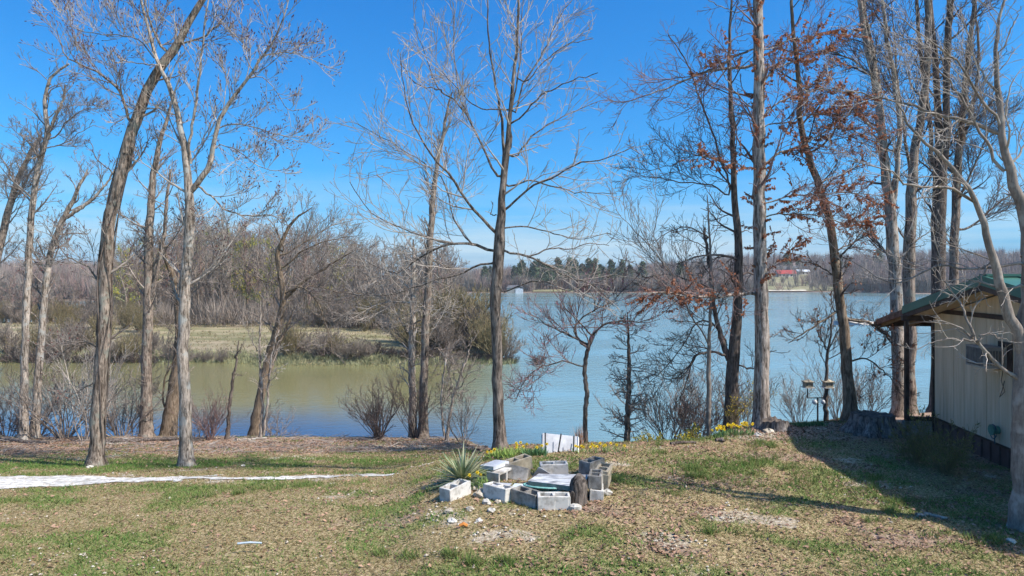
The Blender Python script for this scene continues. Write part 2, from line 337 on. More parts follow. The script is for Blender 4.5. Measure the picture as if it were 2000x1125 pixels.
# ------------------------------------------------------------------ setting: water, near ground, field, far land
def water_mat():
    m, n, l, b = newmat('lake_water', .09, .5); b.inputs['IOR'].default_value = 1.33
    gm = n.new('ShaderNodeNewGeometry'); sp = n.new('ShaderNodeSeparateXYZ'); l.new(gm.outputs['Position'], sp.inputs[0])
    z = n.new('ShaderNodeTexNoise'); z.inputs['Scale'].default_value = .05; z.inputs['Detail'].default_value = 3; l.new(gm.outputs['Position'], z.inputs['Vector'])
    # muddy cove (x < 0, y < 70) against clearer teal lake
    a = n.new('ShaderNodeMath'); a.operation = 'MULTIPLY_ADD'; a.inputs[1].default_value = 12; l.new(z.outputs[0], a.inputs[0]); l.new(sp.outputs[0], a.inputs[2])
    mr = n.new('ShaderNodeMapRange'); mr.interpolation_type = 'SMOOTHSTEP'; mr.inputs['From Min'].default_value = -2; mr.inputs['From Max'].default_value = 9
    l.new(a.outputs[0], mr.inputs[0])
    mr2 = n.new('ShaderNodeMapRange'); mr2.interpolation_type = 'SMOOTHSTEP'; mr2.inputs['From Min'].default_value = 80; mr2.inputs['From Max'].default_value = 150; l.new(sp.outputs[1], mr2.inputs[0])
    mxx = n.new('ShaderNodeMath'); mxx.operation = 'MAXIMUM'; l.new(mr.outputs[0], mxx.inputs[0]); l.new(mr2.outputs[0], mxx.inputs[1])
    cr = n.new('ShaderNodeMix'); cr.data_type = 'RGBA'; cr.inputs['A'].default_value = (.2, .185, .085, 1); cr.inputs['B'].default_value = (.19, .3, .3, 1)
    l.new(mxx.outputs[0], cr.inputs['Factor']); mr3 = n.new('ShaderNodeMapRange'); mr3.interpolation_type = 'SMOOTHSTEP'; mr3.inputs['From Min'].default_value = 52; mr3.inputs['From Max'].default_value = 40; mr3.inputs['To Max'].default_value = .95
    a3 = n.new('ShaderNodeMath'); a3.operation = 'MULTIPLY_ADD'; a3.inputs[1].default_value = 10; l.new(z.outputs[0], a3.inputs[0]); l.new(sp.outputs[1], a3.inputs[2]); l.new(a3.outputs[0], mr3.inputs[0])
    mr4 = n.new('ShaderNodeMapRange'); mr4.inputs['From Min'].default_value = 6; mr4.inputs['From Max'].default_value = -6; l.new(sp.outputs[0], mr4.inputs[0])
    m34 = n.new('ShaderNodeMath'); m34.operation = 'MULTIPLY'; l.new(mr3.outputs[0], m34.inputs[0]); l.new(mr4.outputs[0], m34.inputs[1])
    c3 = n.new('ShaderNodeMix'); c3.data_type = 'RGBA'; c3.inputs['B'].default_value = (.035, .09, .19, 1); l.new(m34.outputs[0], c3.inputs['Factor']); l.new(cr.outputs['Result'], c3.inputs['A']); l.new(c3.outputs['Result'], b.inputs['Base Color'])  # near the left bank, deep sky reflection painted into the base as dark blue
    mp = n.new('ShaderNodeMapping'); mp.inputs['Scale'].default_value = (1, 2.2, 1); l.new(gm.outputs['Position'], mp.inputs[0])
    w1 = n.new('ShaderNodeTexNoise'); w1.inputs['Scale'].default_value = .9; w1.inputs['Detail'].default_value = 6; w1.inputs['Roughness'].default_value = .6; l.new(mp.outputs[0], w1.inputs['Vector'])
    bp = n.new('ShaderNodeBump'); bp.inputs['Distance'].default_value = .22
    wz = n.new('ShaderNodeTexNoise'); wz.inputs['Scale'].default_value = .035; wz.inputs['Detail'].default_value = 4; wm = n.new('ShaderNodeMapping'); wm.inputs['Scale'].default_value = (.5, 1.6, 1); l.new(gm.outputs['Position'], wm.inputs[0]); l.new(wm.outputs[0], wz.inputs['Vector'])
    ws = n.new('ShaderNodeMapRange'); ws.inputs['From Min'].default_value = .4; ws.inputs['From Max'].default_value = .6; ws.inputs['To Min'].default_value = .12; ws.inputs['To Max'].default_value = .6; l.new(wz.outputs[0], ws.inputs[0])
    wk_ = n.new('ShaderNodeMapRange'); wk_.inputs['To Min'].default_value = .35; wk_.inputs['To Max'].default_value = 1; l.new(mxx.outputs[0], wk_.inputs[0]); wq = n.new('ShaderNodeMath'); wq.operation = 'MULTIPLY'; l.new(ws.outputs[0], wq.inputs[0]); l.new(wk_.outputs[0], wq.inputs[1]); l.new(wq.outputs[0], bp.inputs['Strength'])
    l.new(w1.outputs[0], bp.inputs['Height']); l.new(bp.outputs[0], b.inputs['Normal'])
    return m
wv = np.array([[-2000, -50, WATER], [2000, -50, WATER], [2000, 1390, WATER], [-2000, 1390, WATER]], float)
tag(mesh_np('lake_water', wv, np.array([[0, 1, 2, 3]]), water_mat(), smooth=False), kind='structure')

# masks on the near ground, as (x, y) blobs found from where they lie
def poly_mask(x, y, pts):
    """pts: list of (px, ytop, ybottom) bands on the ground, converted to depth limits by tangent"""
    tt = np.array([(p[0] - 1000) / FPX for p in pts]); far = np.array([GP(p[0], p[1])[1] for p in pts]); near = np.array([GP(p[0], p[2])[1] for p in pts])
    t = x / np.maximum(y, 4)
    f = np.interp(t, tt, far); n_ = np.interp(t, tt, near)
    e = .28 * (fbm(x * 2.2, y * 2.2, 21, 4) - .5) * 2
    d = np.minimum(f - y, y - n_) + e
    return np.where((t >= tt[0] - .3 * (tt[0] < -.7)) & (t <= tt[-1]), d, -1)
DRIVE = [(-300, 931, 968), (0, 931, 958), (100, 930, 952), (200, 931, 946), (300, 933, 941), (360, 931, 940), (450, 930, 942), (540, 929, 940), (600, 927, 936), (700, 925, 931), (780, 924, 928)]
def drive_d(x, y):
    t = x / np.maximum(y, 4); broken = sstep(-.52, -.44, t)
    return poly_mask(x, y, DRIVE) + .1 * (fbm(x * 9, y * 9, 61, 3) - .5) + (.25 + broken * 1.0) * (fbm(x * 1.5, y * 6, 63, 5) - .53 - .05 * broken)
def green_m(x, y):
    t = x / np.maximum(y, 4)
    v = sstep(.4, .72, fbm(x * 1.1, y * 1.7, 31, 5)) * .7
    v = np.maximum(v, .95 * sstep(15.6, 16.4, y) * sstep(19, 17.4, y) * sstep(-.08, -.2, t) * sstep(.3, .5, fbm(x * 1.2, y * 1.2, 5, 3)))
    v = np.maximum(v, .8 * np.exp(-((t + .42) / .16) ** 2 - ((y - 12.1) / .35) ** 2))
    v = np.maximum(v, .9 * np.exp(-((t - .31) / .13) ** 2 - ((y - 12.0) / 1.0) ** 2) * sstep(.3, .55, fbm(x * 2, y * 2, 8, 3)))
    v = np.maximum(v, .5 * sstep(8.6, 7, y) * sstep(-.15, -.4, t))
    return np.clip(v, 0, 1)
def litter_m(x, y):
    t = x / np.maximum(y, 4)
    v = .58 * sstep(.42, .74, fbm(x * 1.1, y * 1.4, 44, 5)) * (.35 + .65 * sstep(-.5, 0., t))
    v = np.maximum(v, sstep(18.5, 20.5, y) * sstep(.0, -.1, t))
    v = np.maximum(v, .8 * sstep(13.5, 15.5, y) * sstep(.3, .36, t))
    return np.clip(v, 0, 1)
def pebble_m(x, y):
    t = x / np.maximum(y, 4)
    v = sstep(.6, .8, fbm(x * 1.1, y * 1.1, 77, 4)) * .8
    v = np.maximum(v, .95 * np.exp(-((t + .06) / .09) ** 2 - ((y - 8.9) / .6) ** 2) * sstep(.35, .6, fbm(x * 3, y * 3, 5, 3)))
    v = np.maximum(v, .9 * np.exp(-((t + .16) / .16) ** 2 - ((y - 20.8) / .7) ** 2))
    v = np.maximum(v, .9 * np.exp(-((t - .36) / .05) ** 2 - ((y - 15.) / .9) ** 2))
    v = np.maximum(v, .6 * np.exp(-((t + .72) / .2) ** 2 - ((y - 7.8) / .7) ** 2) * sstep(.35, .6, fbm(x * 2, y * 4, 5, 3)))
    return np.clip(v, 0, 1)
def ground_mat():
    m, n, l, b = newmat('lawn_ground', .95, .05)
    gm = n.new('ShaderNodeNewGeometry')
    def nz(s, d=6, r=.65):
        z = n.new('ShaderNodeTexNoise'); z.inputs['Scale'].default_value = s; z.inputs['Detail'].default_value = d; z.inputs['Roughness'].default_value = r
        l.new(gm.outputs['Position'], z.inputs['Vector']); return z.outputs[0]
    def rmp(src, stops):
        r = n.new('ShaderNodeValToRGB'); e = r.color_ramp.elements
        for i, (p, c) in enumerate(stops):
            x = e[i] if i < 2 else e.new(p)
            x.position = p; x.color = (*c, 1)
        l.new(src, r.inputs[0]); return r.outputs[0]
    def at(nm): a = n.new('ShaderNodeAttribute'); a.attribute_name = nm; return a.outputs['Fac']
    def mix(f, A, B):
        x = n.new('ShaderNodeMix'); x.data_type = 'RGBA'; l.new(f, x.inputs['Factor']); l.new(A, x.inputs['A']); l.new(B, x.inputs['B']); return x.outputs['Result']
    def jit(a, s, k, lo, hi):   # a + k*(noise-.5) through a step
        q = n.new('ShaderNodeMath'); q.operation = 'MULTIPLY_ADD'; q.inputs[1].default_value = k; l.new(nz(s), q.inputs[0]); l.new(a, q.inputs[2])
        r = n.new('ShaderNodeMapRange'); r.interpolation_type = 'SMOOTHSTEP'; r.inputs['From Min'].default_value = lo; r.inputs['From Max'].default_value = hi; l.new(q.outputs[0], r.inputs[0]); return r.outputs[0]
    fine = nz(28, 8, .75)
    straw = rmp(fine, [(.38, (.07, .05, .025)), (.62, (.6, .47, .28)), (.5, (.3, .23, .12))])
    green = rmp(fine, [(.36, (.08, .085, .025)), (.64, (.45, .42, .2)), (.5, (.25, .25, .1))])
    brown = rmp(nz(26, 8, .8), [(.34, (.1, .065, .045)), (.64, (.66, .5, .39)), (.5, (.36, .25, .18))])
    peb = rmp(nz(22, 8, .8), [(.36, (.2, .15, .1)), (.66, (.7, .62, .5)), (.5, (.44, .36, .26))])
    c = mix(jit(at('green'), 6, .8, .65, 1.0), straw, green)
    c = mix(jit(at('litter'), 7, .9, .75, 1.1), c, brown)
    c = mix(jit(at('pebble'), 9, 1.0, .95, 1.25), c, peb)
    l.new(c, b.inputs['Base Color'])
    bp = n.new('ShaderNodeBump'); bp.inputs['Strength'].default_value = .9; bp.inputs['Distance'].default_value = .03
    l.new(fine, bp.inputs['Height']); l.new(bp.outputs[0], b.inputs['Normal'])
    return m
gx = np.concatenate([np.arange(-90, -16, 3.), np.arange(-16, 14, .2), np.arange(14, 91, 3.)])
gy = np.concatenate([np.arange(-40, 4, 2.), np.arange(4, 26, .16), np.arange(26, 46, .6)])
X, Y = np.meshgrid(gx, gy); Z = g(X, Y)
gi = np.arange(X.size).reshape(X.shape)
GF = np.stack([gi[:-1, :-1], gi[:-1, 1:], gi[1:, 1:], gi[1:, :-1]], -1).reshape(-1, 4)
GV = np.stack([X, Y, Z], -1).reshape(-1, 3)
tag(mesh_np('ground', GV, GF, ground_mat(), attr={'green': green_m(X, Y).ravel(), 'litter': litter_m(X, Y).ravel(), 'pebble': pebble_m(X, Y).ravel()}), kind='structure')
# gravel drive, its own sheet laid over the ground
dx = np.arange(-20, -1, .07); dy = np.arange(11.0, 17.5, .06)
X2, Y2 = np.meshgrid(dx, dy); dd = drive_d(X2, Y2); Z2 = g(X2, Y2) + .012
gi2 = np.arange(X2.size).reshape(X2.shape)
F2 = np.stack([gi2[:-1, :-1], gi2[:-1, 1:], gi2[1:, 1:], gi2[1:, :-1]], -1).reshape(-1, 4)
keep = (dd.ravel()[F2] > 0).all(1); F2 = F2[keep]
us = np.unique(F2); rm = np.zeros(X2.size, int); rm[us] = np.arange(len(us))
M['gravel'] = noise_mat('white_gravel', (.2, .16, .11), (.68, .65, .6), 7, bump=.8, bd=.015, lo=.32, hi=.54)
tag(mesh_np('gravel_drive', np.stack([X2, Y2, Z2], -1).reshape(-1, 3)[us], rm[F2], M['gravel']), kind='structure')

# peninsula field across the cove
def front(x): return 66 + 2.5 * (fbm(x * .08, x * 0 + 1, 2, 3) - .5) * 2 + np.where(x < -25, 2, 0)
def pen_dist(x, y):
    right = np.interp(y, [60, 70, 90, 190], [-.8, -.8, -4, -9.5]) + 1.5 * (fbm(y * .2, y * 0, 4) - .5)
    back = np.where(x < -.6 * np.maximum(y, 60), 122, 196)
    return np.minimum(np.minimum(y - front(x), right - x), back - y)
def pen_z(x, y):
    d = pen_dist(x, y)
    return -6.2 + 1.5 * sstep(-2, 2.5, d) + .9 * sstep(2, 25, d) + .25 * (fbm(x * .15, y * .15, 6) - .5)
X3, Y3 = np.meshgrid(np.arange(-230, 4, 2.), np.arange(60, 202, 1.6)); g3 = np.arange(X3.size).reshape(X3.shape)
F3 = np.stack([g3[:-1, :-1], g3[:-1, 1:], g3[1:, 1:], g3[1:, :-1]], -1).reshape(-1, 4)
M['field'] = noise_mat('field_grass', (.19, .18, .085), (.4, .32, .21), .16, stretch=(1, 2.5, 1), bump=.4, bd=.1, c3=(.3, .26, .15), lo=.36, hi=.62)
tag(mesh_np('field', np.stack([X3, Y3, pen_z(X3, Y3)], -1).reshape(-1, 3), F3, M['field']), kind='structure')
# far shore and hills
def far_edge(t): return np.interp(t, [-1.4, -.9, -.6, -.5, -.1, .35, .48, .55, .75, 1.4], [235, 235, 240, 330, 355, 362, 378, 345, 322, 310])
def far_z(t, d):
    e = d - far_edge(t) - 6 * (fbm(t * 14, t * 0, 3) - .5)
    h = np.interp(e, [-12, 0, 5, 70, 100, 180, 300, 500, 900], [-7.5, -5.35, -4.6, -1.6, 1.2, 5.5, 13, 18, 19])
    k = np.interp(t, [-1.4, -.8, -.55, -.1, .15, .3, .5, .9, 1.4], [.5, .6, .65, .3, .4, 1.05, 1.3, 1.4, 1.2])
    return np.where(e > 5, -4.6 + (h + 4.6) * k + 4 * (fbm(t * 9, d * .004, 8) - .5) * sstep(150, 400, e), h)
Tt, Dd = np.meshgrid(np.linspace(-1.5, 1.5, 260), np.concatenate([np.arange(222, 420, 5.), np.arange(420, 1300, 25.)])); g4 = np.arange(Tt.size).reshape(Tt.shape)
F4 = np.stack([g4[:-1, :-1], g4[:-1, 1:], g4[1:, 1:], g4[1:, :-1]], -1).reshape(-1, 4)
M['hill'] = noise_mat('hill_woodland_floor', (.15, .1, .085), (.26, .19, .15), .05, bump=0)
tag(mesh_np('hills', np.stack([Tt * Dd, Dd, far_z(Tt, Dd)], -1).reshape(-1, 3), F4, M['hill']), kind='structure')
# clearing by the far shore: grass sheet and sandy strip
def far_patch(name, tl, el, mat, lift, nt=40, ne=10):
    A, B = np.meshgrid(np.linspace(0, 1, nt), np.linspace(0, 1, ne))
    t = tl[0] + (tl[1] - tl[0]) * A; wob = 5 * (fbm(A * 9, A * 0, 12) - .5)
    d = far_edge(t) + 6 * (fbm(t * 14, t * 0, 3) - .5) + el[0] + (el[1] - el[0]) * B + wob * B * np.minimum(1, (el[1] - el[0]) / 20)
    z = far_z(t, d) + lift; gq = np.arange(A.size).reshape(A.shape)
    F = np.stack([gq[:-1, :-1], gq[:-1, 1:], gq[1:, 1:], gq[1:, :-1]], -1).reshape(-1, 4)
    return tag(mesh_np(name, np.stack([t * d, d, z], -1).reshape(-1, 3), F, mat), kind='structure')
M['fargrass'] = noise_mat('clearing_grass', (.15, .16, .07), (.33, .28, .17), .25, bump=0)
M['sand'] = noise_mat('shore_sand', (.5, .44, .34), (.68, .62, .5), .2, bump=0)
far_patch('clearing', (.355, .49), (2, 150), M['fargrass'], .5, 50, 40)
far_patch('sandy_shore', (.375, .43), (1, 4.5), M['sand'], .62, 60, 6)
far_patch('shore_lawn', (.03, .09), (2, 26), M['fargrass'], .4)

# ------------------------------------------------------------------ air
hzm = bpy.data.materials.new('haze'); hzm.use_nodes = True; hn_ = hzm.node_tree.nodes; hn_.remove(hn_['Principled BSDF'])
pv = hn_.new('ShaderNodeVolumePrincipled'); pv.inputs['Density'].default_value = .00022; pv.inputs['Color'].default_value = (.9, .95, 1, 1)
hzm.node_tree.links.new(pv.outputs[0], hn_['Material Output'].inputs['Volume'])
hb = np.array([[x_, y_, z_] for z_ in (-10.5, 62) for (x_, y_) in ((-2100, -60), (2100, -60), (2100, 1400), (-2100, 1400))], float)
tag(mesh_np('haze', hb, np.array([[0, 3, 2, 1], [4, 5, 6, 7], [0, 1, 5, 4], [1, 2, 6, 5], [2, 3, 7, 6], [3, 0, 4, 7]]), hzm, smooth=False), 'thin blue air haze over the lake', 'haze', kind='stuff')
# ------------------------------------------------------------------ trees
def poly3(pts, d, drift, base=None):
    """polyline traced as (px, py[, width]) at depth d, wandering in depth"""
    P3 = []; ln = 0; prev = None
    for p in pts:
        if prev is not None: ln += math.hypot(p[0] - prev[0], p[1] - prev[1]) / FPX * d
        prev = p
        q = P(p[0], p[1], d); dd_ = drift * ln
        s = (d + dd_) / d
        P3.append([q[0] * s, d + dd_, CAMZ + (q[2] - CAMZ) * s])
    W = [p[2] * .9 / 2 * d / FPX if len(p) > 2 else None for p in pts]
    return np.array(P3), W
def hero(name, label, cat, d, trunk, stems=(), limbs=(), barkm='bark_grey', twigm='twig_grey', n1=10, n2=7, n3=6, n4=3, L1=(1., 2.4), L2=(-.35, -.6),
         up=.12, wig=.09, t1=(.35, 1.), ang=(35, 75), leaves=0, buds=0, tip=.0055, flare=1.75, leaf_limbs=None, n1r=.4, group=None, leafmat='oakleaf', lsize=.09, lump=.05, ltp=(.1,)):
    base = BP(trunk[0][0], d); tp, tw = poly3(trunk, d, 0)
    tp[0] = (base[0], base[1], base[2] - .12)
    root = thing(name, label, cat, tuple(base), group=group); off = np.array(base)
    N = 34; TP, TR = resample(tp, tw, N)
    hh = TP[:, 2] - TP[0, 2]; TR = TR * (1 + (flare - 1) * np.exp(-hh / .22))
    amp = .012
    TP[2:] += rng.normal(size=(N - 2, 3)) * amp
    mb = MB(); mb.tube(TP - off, TR, 12, lump=lump)
    parents = [(TP, TR)]
    for s_ in stems:
        sp, sw = poly3(s_, d, rng.uniform(-.12, .12)); SP, SR = resample(sp, sw, 24); SP[2:] += rng.normal(size=(22, 3)) * .012
        mb.tube(SP - off, SR, 9, lump=lump * .7); parents.append((SP, SR))
    mb.obj('trunk', M[barkm], root, smooth=True)
    lc = []
    for i, l_ in enumerate(limbs):
        lp, lw = poly3(l_, d, rng.uniform(-.4, .4))
        if lw[0] is None: lw = [.03] * len(l_)
        if len(lc) + len(parents):
            al = np.concatenate([q[0] for q in parents + lc]); dq = np.linalg.norm(al - lp[0], axis=1); kq = int(dq.argmin())
            if .02 < dq[kq] < 1.2: lp = np.vstack([al[kq][None], lp])
        lr = np.interp(np.linspace(0, 1, len(lp)), [0, 1], [lw[0], max(tip * 1.3, lw[0] * .18)])
        LP, LR = resample(lp, lr, 18); LP[1:] += rng.normal(size=(17, 3)) * .012
        q = MB(); q.tube(LP - off, LR, 6, lump=.04); q.obj('limb', M[barkm], root, smooth=True); lc.append((LP, LR))
    def rs(lst, N=12): 
        a = [resample(p, r, N, False) for p, r in lst]; return np.stack([q[0] for q in a]), np.stack([q[1] for q in a])
    cm = MB()
    def put(P_, R_, s_): V, F = tubes(P_ - off, R_, s_); cm.add(V, F)
    A = rs(parents); lv = []
    if n1:
        c1 = grow(A[0], A[1], n1, t1[0], t1[1], L1, ang, up, wig, 12, n1r, .042, tip * 1.2, taper=.45); put(c1[0], c1[1], 5); lv.append(c1)
    if lc: lv.append(rs(lc))
    B_ = (np.concatenate([q[0] for q in lv]), np.concatenate([q[1] for q in lv]))
    c2 = grow(B_[0], B_[1], n2, .15, 1., L2, (25, 65), up * 1.2, wig * 1.2, 7, 0.55, .019, tip * 1.05); put(c2[0], c2[1], 4)
    c3 = grow(c2[0], c2[1], n3, .12, 1., (-.35, -.65), (20, 60), up * 1.4, wig * 1.3, 5, .65, .011, tip * .85); put(c3[0], c3[1], 3)
    tips = c3
    if n4:
        c4 = grow(c3[0], c3[1], n4, .15, 1., (-.35, -.7), (20, 60), up * 1.5, wig, 4, .8, .007, tip * .72); put(c4[0], c4[1], 3); tips = c4
    tag(cm.obj('crown', M[twigm], root, smooth=True), kind='stuff')
    if buds:
        k = rng.integers(0, len(tips[0]), buds); e = tips[0][k, -1]; dr = tips[0][k, -1] - tips[0][k, -2]; dr /= np.linalg.norm(dr, axis=1, keepdims=True) + 1e-9
        bp_ = np.stack([e, e + dr * .028, e + dr * .06], 1); V, F = tubes(bp_ - off, np.tile([[.005, .011, .002]], (buds, 1)), 4)
        q = MB(); q.add(V, F); tag(q.obj('bud_cluster', M['bud'], root, smooth=True), kind='stuff')
    if leaves:
        src = c3 if leaf_limbs is None else grow(*rs([lc[i] for i in leaf_limbs]), 26, .12, 1., (.3, 1.4), (20, 80), .0, .12, 5, .5, .012, .004)
        if leaf_limbs is not None:
            sp_ = grow(A[0], A[1], 80, .3, .97, (.25, .75), (50, 95), .05, .14, 5, .3, .01, .004); src = (np.concatenate([src[0], sp_[0]]), np.concatenate([src[1], sp_[1]]))
        if leaf_limbs is not None: V, F = tubes(src[0] - off, src[1], 3); q = MB(); q.add(V, F); tag(q.obj('leafy_twig_mass', M['twig_dark'], root, smooth=True), kind='stuff')
        leaf_mesh('foliage', src[0], leaves, lsize, M[leafmat], root, off)
    return root, (tips, c2, c3, B_)
def leaf_mesh(name, chains, n, size, mat, root, off, hang=.6, kind='stuff'):
    k = rng.integers(0, len(chains), n); f = rng.uniform(.2, 1, n) * (chains.shape[1] - 1); i = np.minimum(f.astype(int), chains.shape[1] - 2); fr = (f - i)[:, None]
    p = chains[k, i] * (1 - fr) + chains[k, i + 1] * fr - off
    u = rng.normal(size=(n, 3)); u[:, 2] -= hang * 2; u /= np.linalg.norm(u, axis=1, keepdims=True)
    q = rng.normal(size=(n, 3)); v = np.cross(u, q); v /= np.linalg.norm(v, axis=1, keepdims=True); w_ = np.cross(u, v)
    s = (size * rng.uniform(.6, 1.3, n))[:, None]
    a = p; b = p + u * s * .5 + v * s * .32 + w_ * s * .1; c = p + u * s; e = p + u * s * .55 - v * s * .32 + w_ * s * .1
    V = np.stack([a, b, c, e], 1).reshape(-1, 3); F = np.arange(n * 4).reshape(n, 4)
    F = np.concatenate([F[:, [0, 1, 2]], F[:, [0, 2, 3]]])
    return tag(mesh_np(name, V, F, mat, root, False, {'tint': np.repeat(rng.random(n), 4)}), kind=kind)
def sc8(x0, y0, k, pts, wk=1.): return [(x0 + p[0] / k, y0 + p[1] / k, *[q * wk / k for q in p[2:]]) for p in pts]

# --- centre tree (traced limb by limb)
c8 = lambda *pts: sc8(650, 0, 1.875, pts, 1.4)
hero('bare_tree', 'bare tree with wide spreading limbs standing alone behind the ring of concrete blocks', 'tree', 14.2,
     [(977, 893, 27), (973, 780, 23), (970, 650, 22), (970, 560, 24), (973, 500, 25), (976, 465, 24), (980, 400, 16), (985, 330, 14), (990, 290, 12), (998, 200, 8), (1008, 100, 6), (1012, 0, 5), (1015, -80, 3)],
     stems=[c8((608, 860, 14), (618, 760, 12), (622, 640, 10), (625, 560, 9), (620, 460, 8), (608, 370, 7), (590, 280, 6), (572, 150, 5), (565, 0, 4), (560, -90, 3))],
     limbs=[c8((600, 960, 9), (540, 965), (490, 990), (380, 1025), (200, 1080), (60, 1075)),
            c8((605, 915, 12), (520, 895), (400, 903), (310, 950), (230, 1000), (130, 960)),
            c8((520, 897, 6), (400, 885), (290, 850), (200, 815), (110, 745), (60, 665)),
            c8((605, 860, 10), (560, 815), (480, 725), (440, 655), (370, 575), (330, 520), (290, 440), (260, 330), (250, 225)),
            c8((505, 890, 5), (440, 790), (425, 710), (395, 650), (330, 600), (230, 530), (150, 490), (85, 450)),
            c8((612, 650, 9), (560, 560), (500, 440), (470, 390), (390, 330), (350, 230), (300, 100)),
            c8((480, 395, 5), (455, 300), (445, 200), (440, 60), (430, 0)),
            c8((390, 330, 4), (310, 310), (260, 250), (245, 190)),
            c8((640, 560, 8), (650, 440), (670, 330), (690, 200), (692, 60), (700, -20)),
            c8((655, 410, 7), (700, 300), (780, 180), (830, 60), (885, -10)),
            c8((700, 300, 5), (760, 240), (850, 170), (955, 140)),
            c8((648, 570, 7), (740, 490), (850, 425), (970, 370)),
            c8((660, 450, 6), (740, 370), (820, 320), (900, 290), (970, 270)),
            c8((635, 680, 7), (700, 663), (800, 680), (880, 700), (1040, 708)),
            c8((636, 765, 8), (720, 690), (800, 650), (900, 600), (1000, 580), (1105, 535)),
            c8((632, 835, 6), (720, 832), (800, 850), (900, 875), (1020, 850)),
            c8((625, 915, 9), (720, 937), (780, 970), (850, 1010), (960, 1050), (1020, 1110)),
            c8((720, 937, 6), (800, 910), (870, 912), (940, 892), (1010, 900)),
            c8((628, 1068, 5), (700, 1035), (780, 1030), (850, 1060), (950, 1040), (1060, 990)),
            c8((585, 790, 4), (588, 740, 3)),
            c8((610, 400, 5), (560, 400), (510, 380), (470, 340), (400, 260))],
     barkm='bark_mid', twigm='twig_pale', n1=9, n2=7, n3=4, n4=2, L1=(.8, 1.8), t1=(.5, 1), tip=.0055, up=.1, wig=.11)
# --- poplar group on the left
c7 = lambda *pts: sc8(0, 0, 2.5, pts)
hero('bare_poplar', 'forked tree full of dark buds beside the gravel drive, right of the leaning trunk', 'tree', 16.4,
     [(364, 918, 27), (361, 780, 24), (358, 640, 23), (364, 520, 22), (369, 430, 21), (366, 330, 15), (353, 250, 13), (340, 195, 11), (325, 150, 9), (312, 130, 8), (292, 60, 6), (275, 0, 5), (262, -70, 3)],
     stems=[c7((928, 940, 30), (985, 870, 32), (1030, 780, 28), (1050, 690, 24), (1062, 620, 22), (1120, 500, 20), (1200, 400, 16), (1270, 290, 13), (1340, 190, 10), (1390, 80, 7), (1420, -60, 5)),
            c7((930, 800, 16), (928, 700, 15), (945, 560, 14), (970, 400, 12), (985, 250, 10), (1005, 80, 8), (1030, -60, 5))],
     limbs=[c7((985, 925, 14), (1040, 965), (1100, 1025), (1230, 1052), (1330, 1055), (1400, 1100)),
            c7((1065, 630, 9), (1120, 610), (1200, 610), (1300, 640), (1400, 665), (1560, 655)),
            c7((1060, 715, 7), (1150, 730), (1230, 790), (1320, 830), (1420, 830)),
            c7((1270, 280, 8), (1350, 262), (1450, 262), (1560, 310), (1650, 340)),
            c7((1210, 375, 6), (1290, 380), (1350, 450), (1420, 540), (1500, 530)),
            c7((1120, 490, 6), (1110, 400), (1080, 330), (1040, 290), (1000, 260)),
            c7((760, 280, 8), (690, 200), (590, 170), (480, 165), (350, 130), (280, 60)),
            c7((845, 560, 7), (780, 530), (690, 535), (610, 570), (540, 620)),
            c7((800, 330, 8), (700, 310), (600, 300), (530, 330)),
            c7((930, 740, 7), (1000, 660), (1050, 570), (1090, 530), (1160, 480)),
            c7((1340, 190, 5), (1420, 210), (1520, 210), (1590, 190)),
            c7((1230, 340, 6), (1190, 240), (1180, 130), (1160, 20))],
     barkm='bark_pale', twigm='twig_pale', n1=12, n2=7, n3=5, n4=3, L1=(.9, 2.3), up=.2, wig=.08, t1=(.3, 1), buds=2600)
hero('leaning_tree', 'tall tree with shaggy vine-covered trunk leaning right across the sky beside the gravel drive', 'tree', 16.6,
     [(186, 915, 32), (190, 840, 27), (197, 740, 25), (203, 640, 25), (205, 540, 25), (214, 430, 24), (240, 330, 23), (266, 235, 21), (300, 150, 20), (345, 88, 17), (372, 35, 14), (400, -5, 12), (440, -60, 9)],
     limbs=[c7((560, 860, 8), (500, 800), (470, 770), (450, 700)), [(262, 240, 8), (235, 180), (190, 140), (130, 110), (110, 60)],
            [(330, 100, 8), (300, 60), (285, 10), (270, -30)], [(205, 560, 6), (170, 520), (130, 500), (90, 440)], [(352, 80, 6), (400, 70), (440, 30), (470, -20)],
            [(198, 690, 4), (165, 668), (120, 690), (90, 720)], [(196, 735, 4), (160, 760), (110, 790)]],
     barkm='bark_grey', twigm='twig_grey', n1=8, n2=7, n3=6, n4=3, L1=(.8, 2.), t1=(.2, 1), up=.12, buds=900, lump=.14)
# vine stems climb the leaning tree: they hold to it, so they are its own thing
def along(pts, d, off_, r, turns=2., n=40):
    p, w_ = poly3(pts, d, 0); Pp, Rr = resample(p, w_, n); a = np.linspace(0, turns * 2 * math.pi, n) + off_
    return Pp + np.stack([np.cos(a) * (Rr + r * .6), -np.abs(np.sin(a)) * (Rr + r * .6) * np.sign(np.cos(a * .5) + .3), a * 0], 1)
vr = thing('climbing_vine', 'dark woody vine wound round the shaggy leaning trunk', 'vine', tuple(BP(186, 16.6)))
mb = MB()
for k in range(9):
    q = along([(188, 910, 26), (196, 760, 25), (204, 620, 27), (206, 520, 27), (222, 400, 26), (262, 240, 23)][k % 2:], 16.6, k * 1.1, .01, rng.uniform(.3, 1.6))
    mb.tube(q - np.array(vr.location), np.linspace(.022, .008, 40), 5, False)
mb.obj('stem', M['bark_dark'], vr, True)

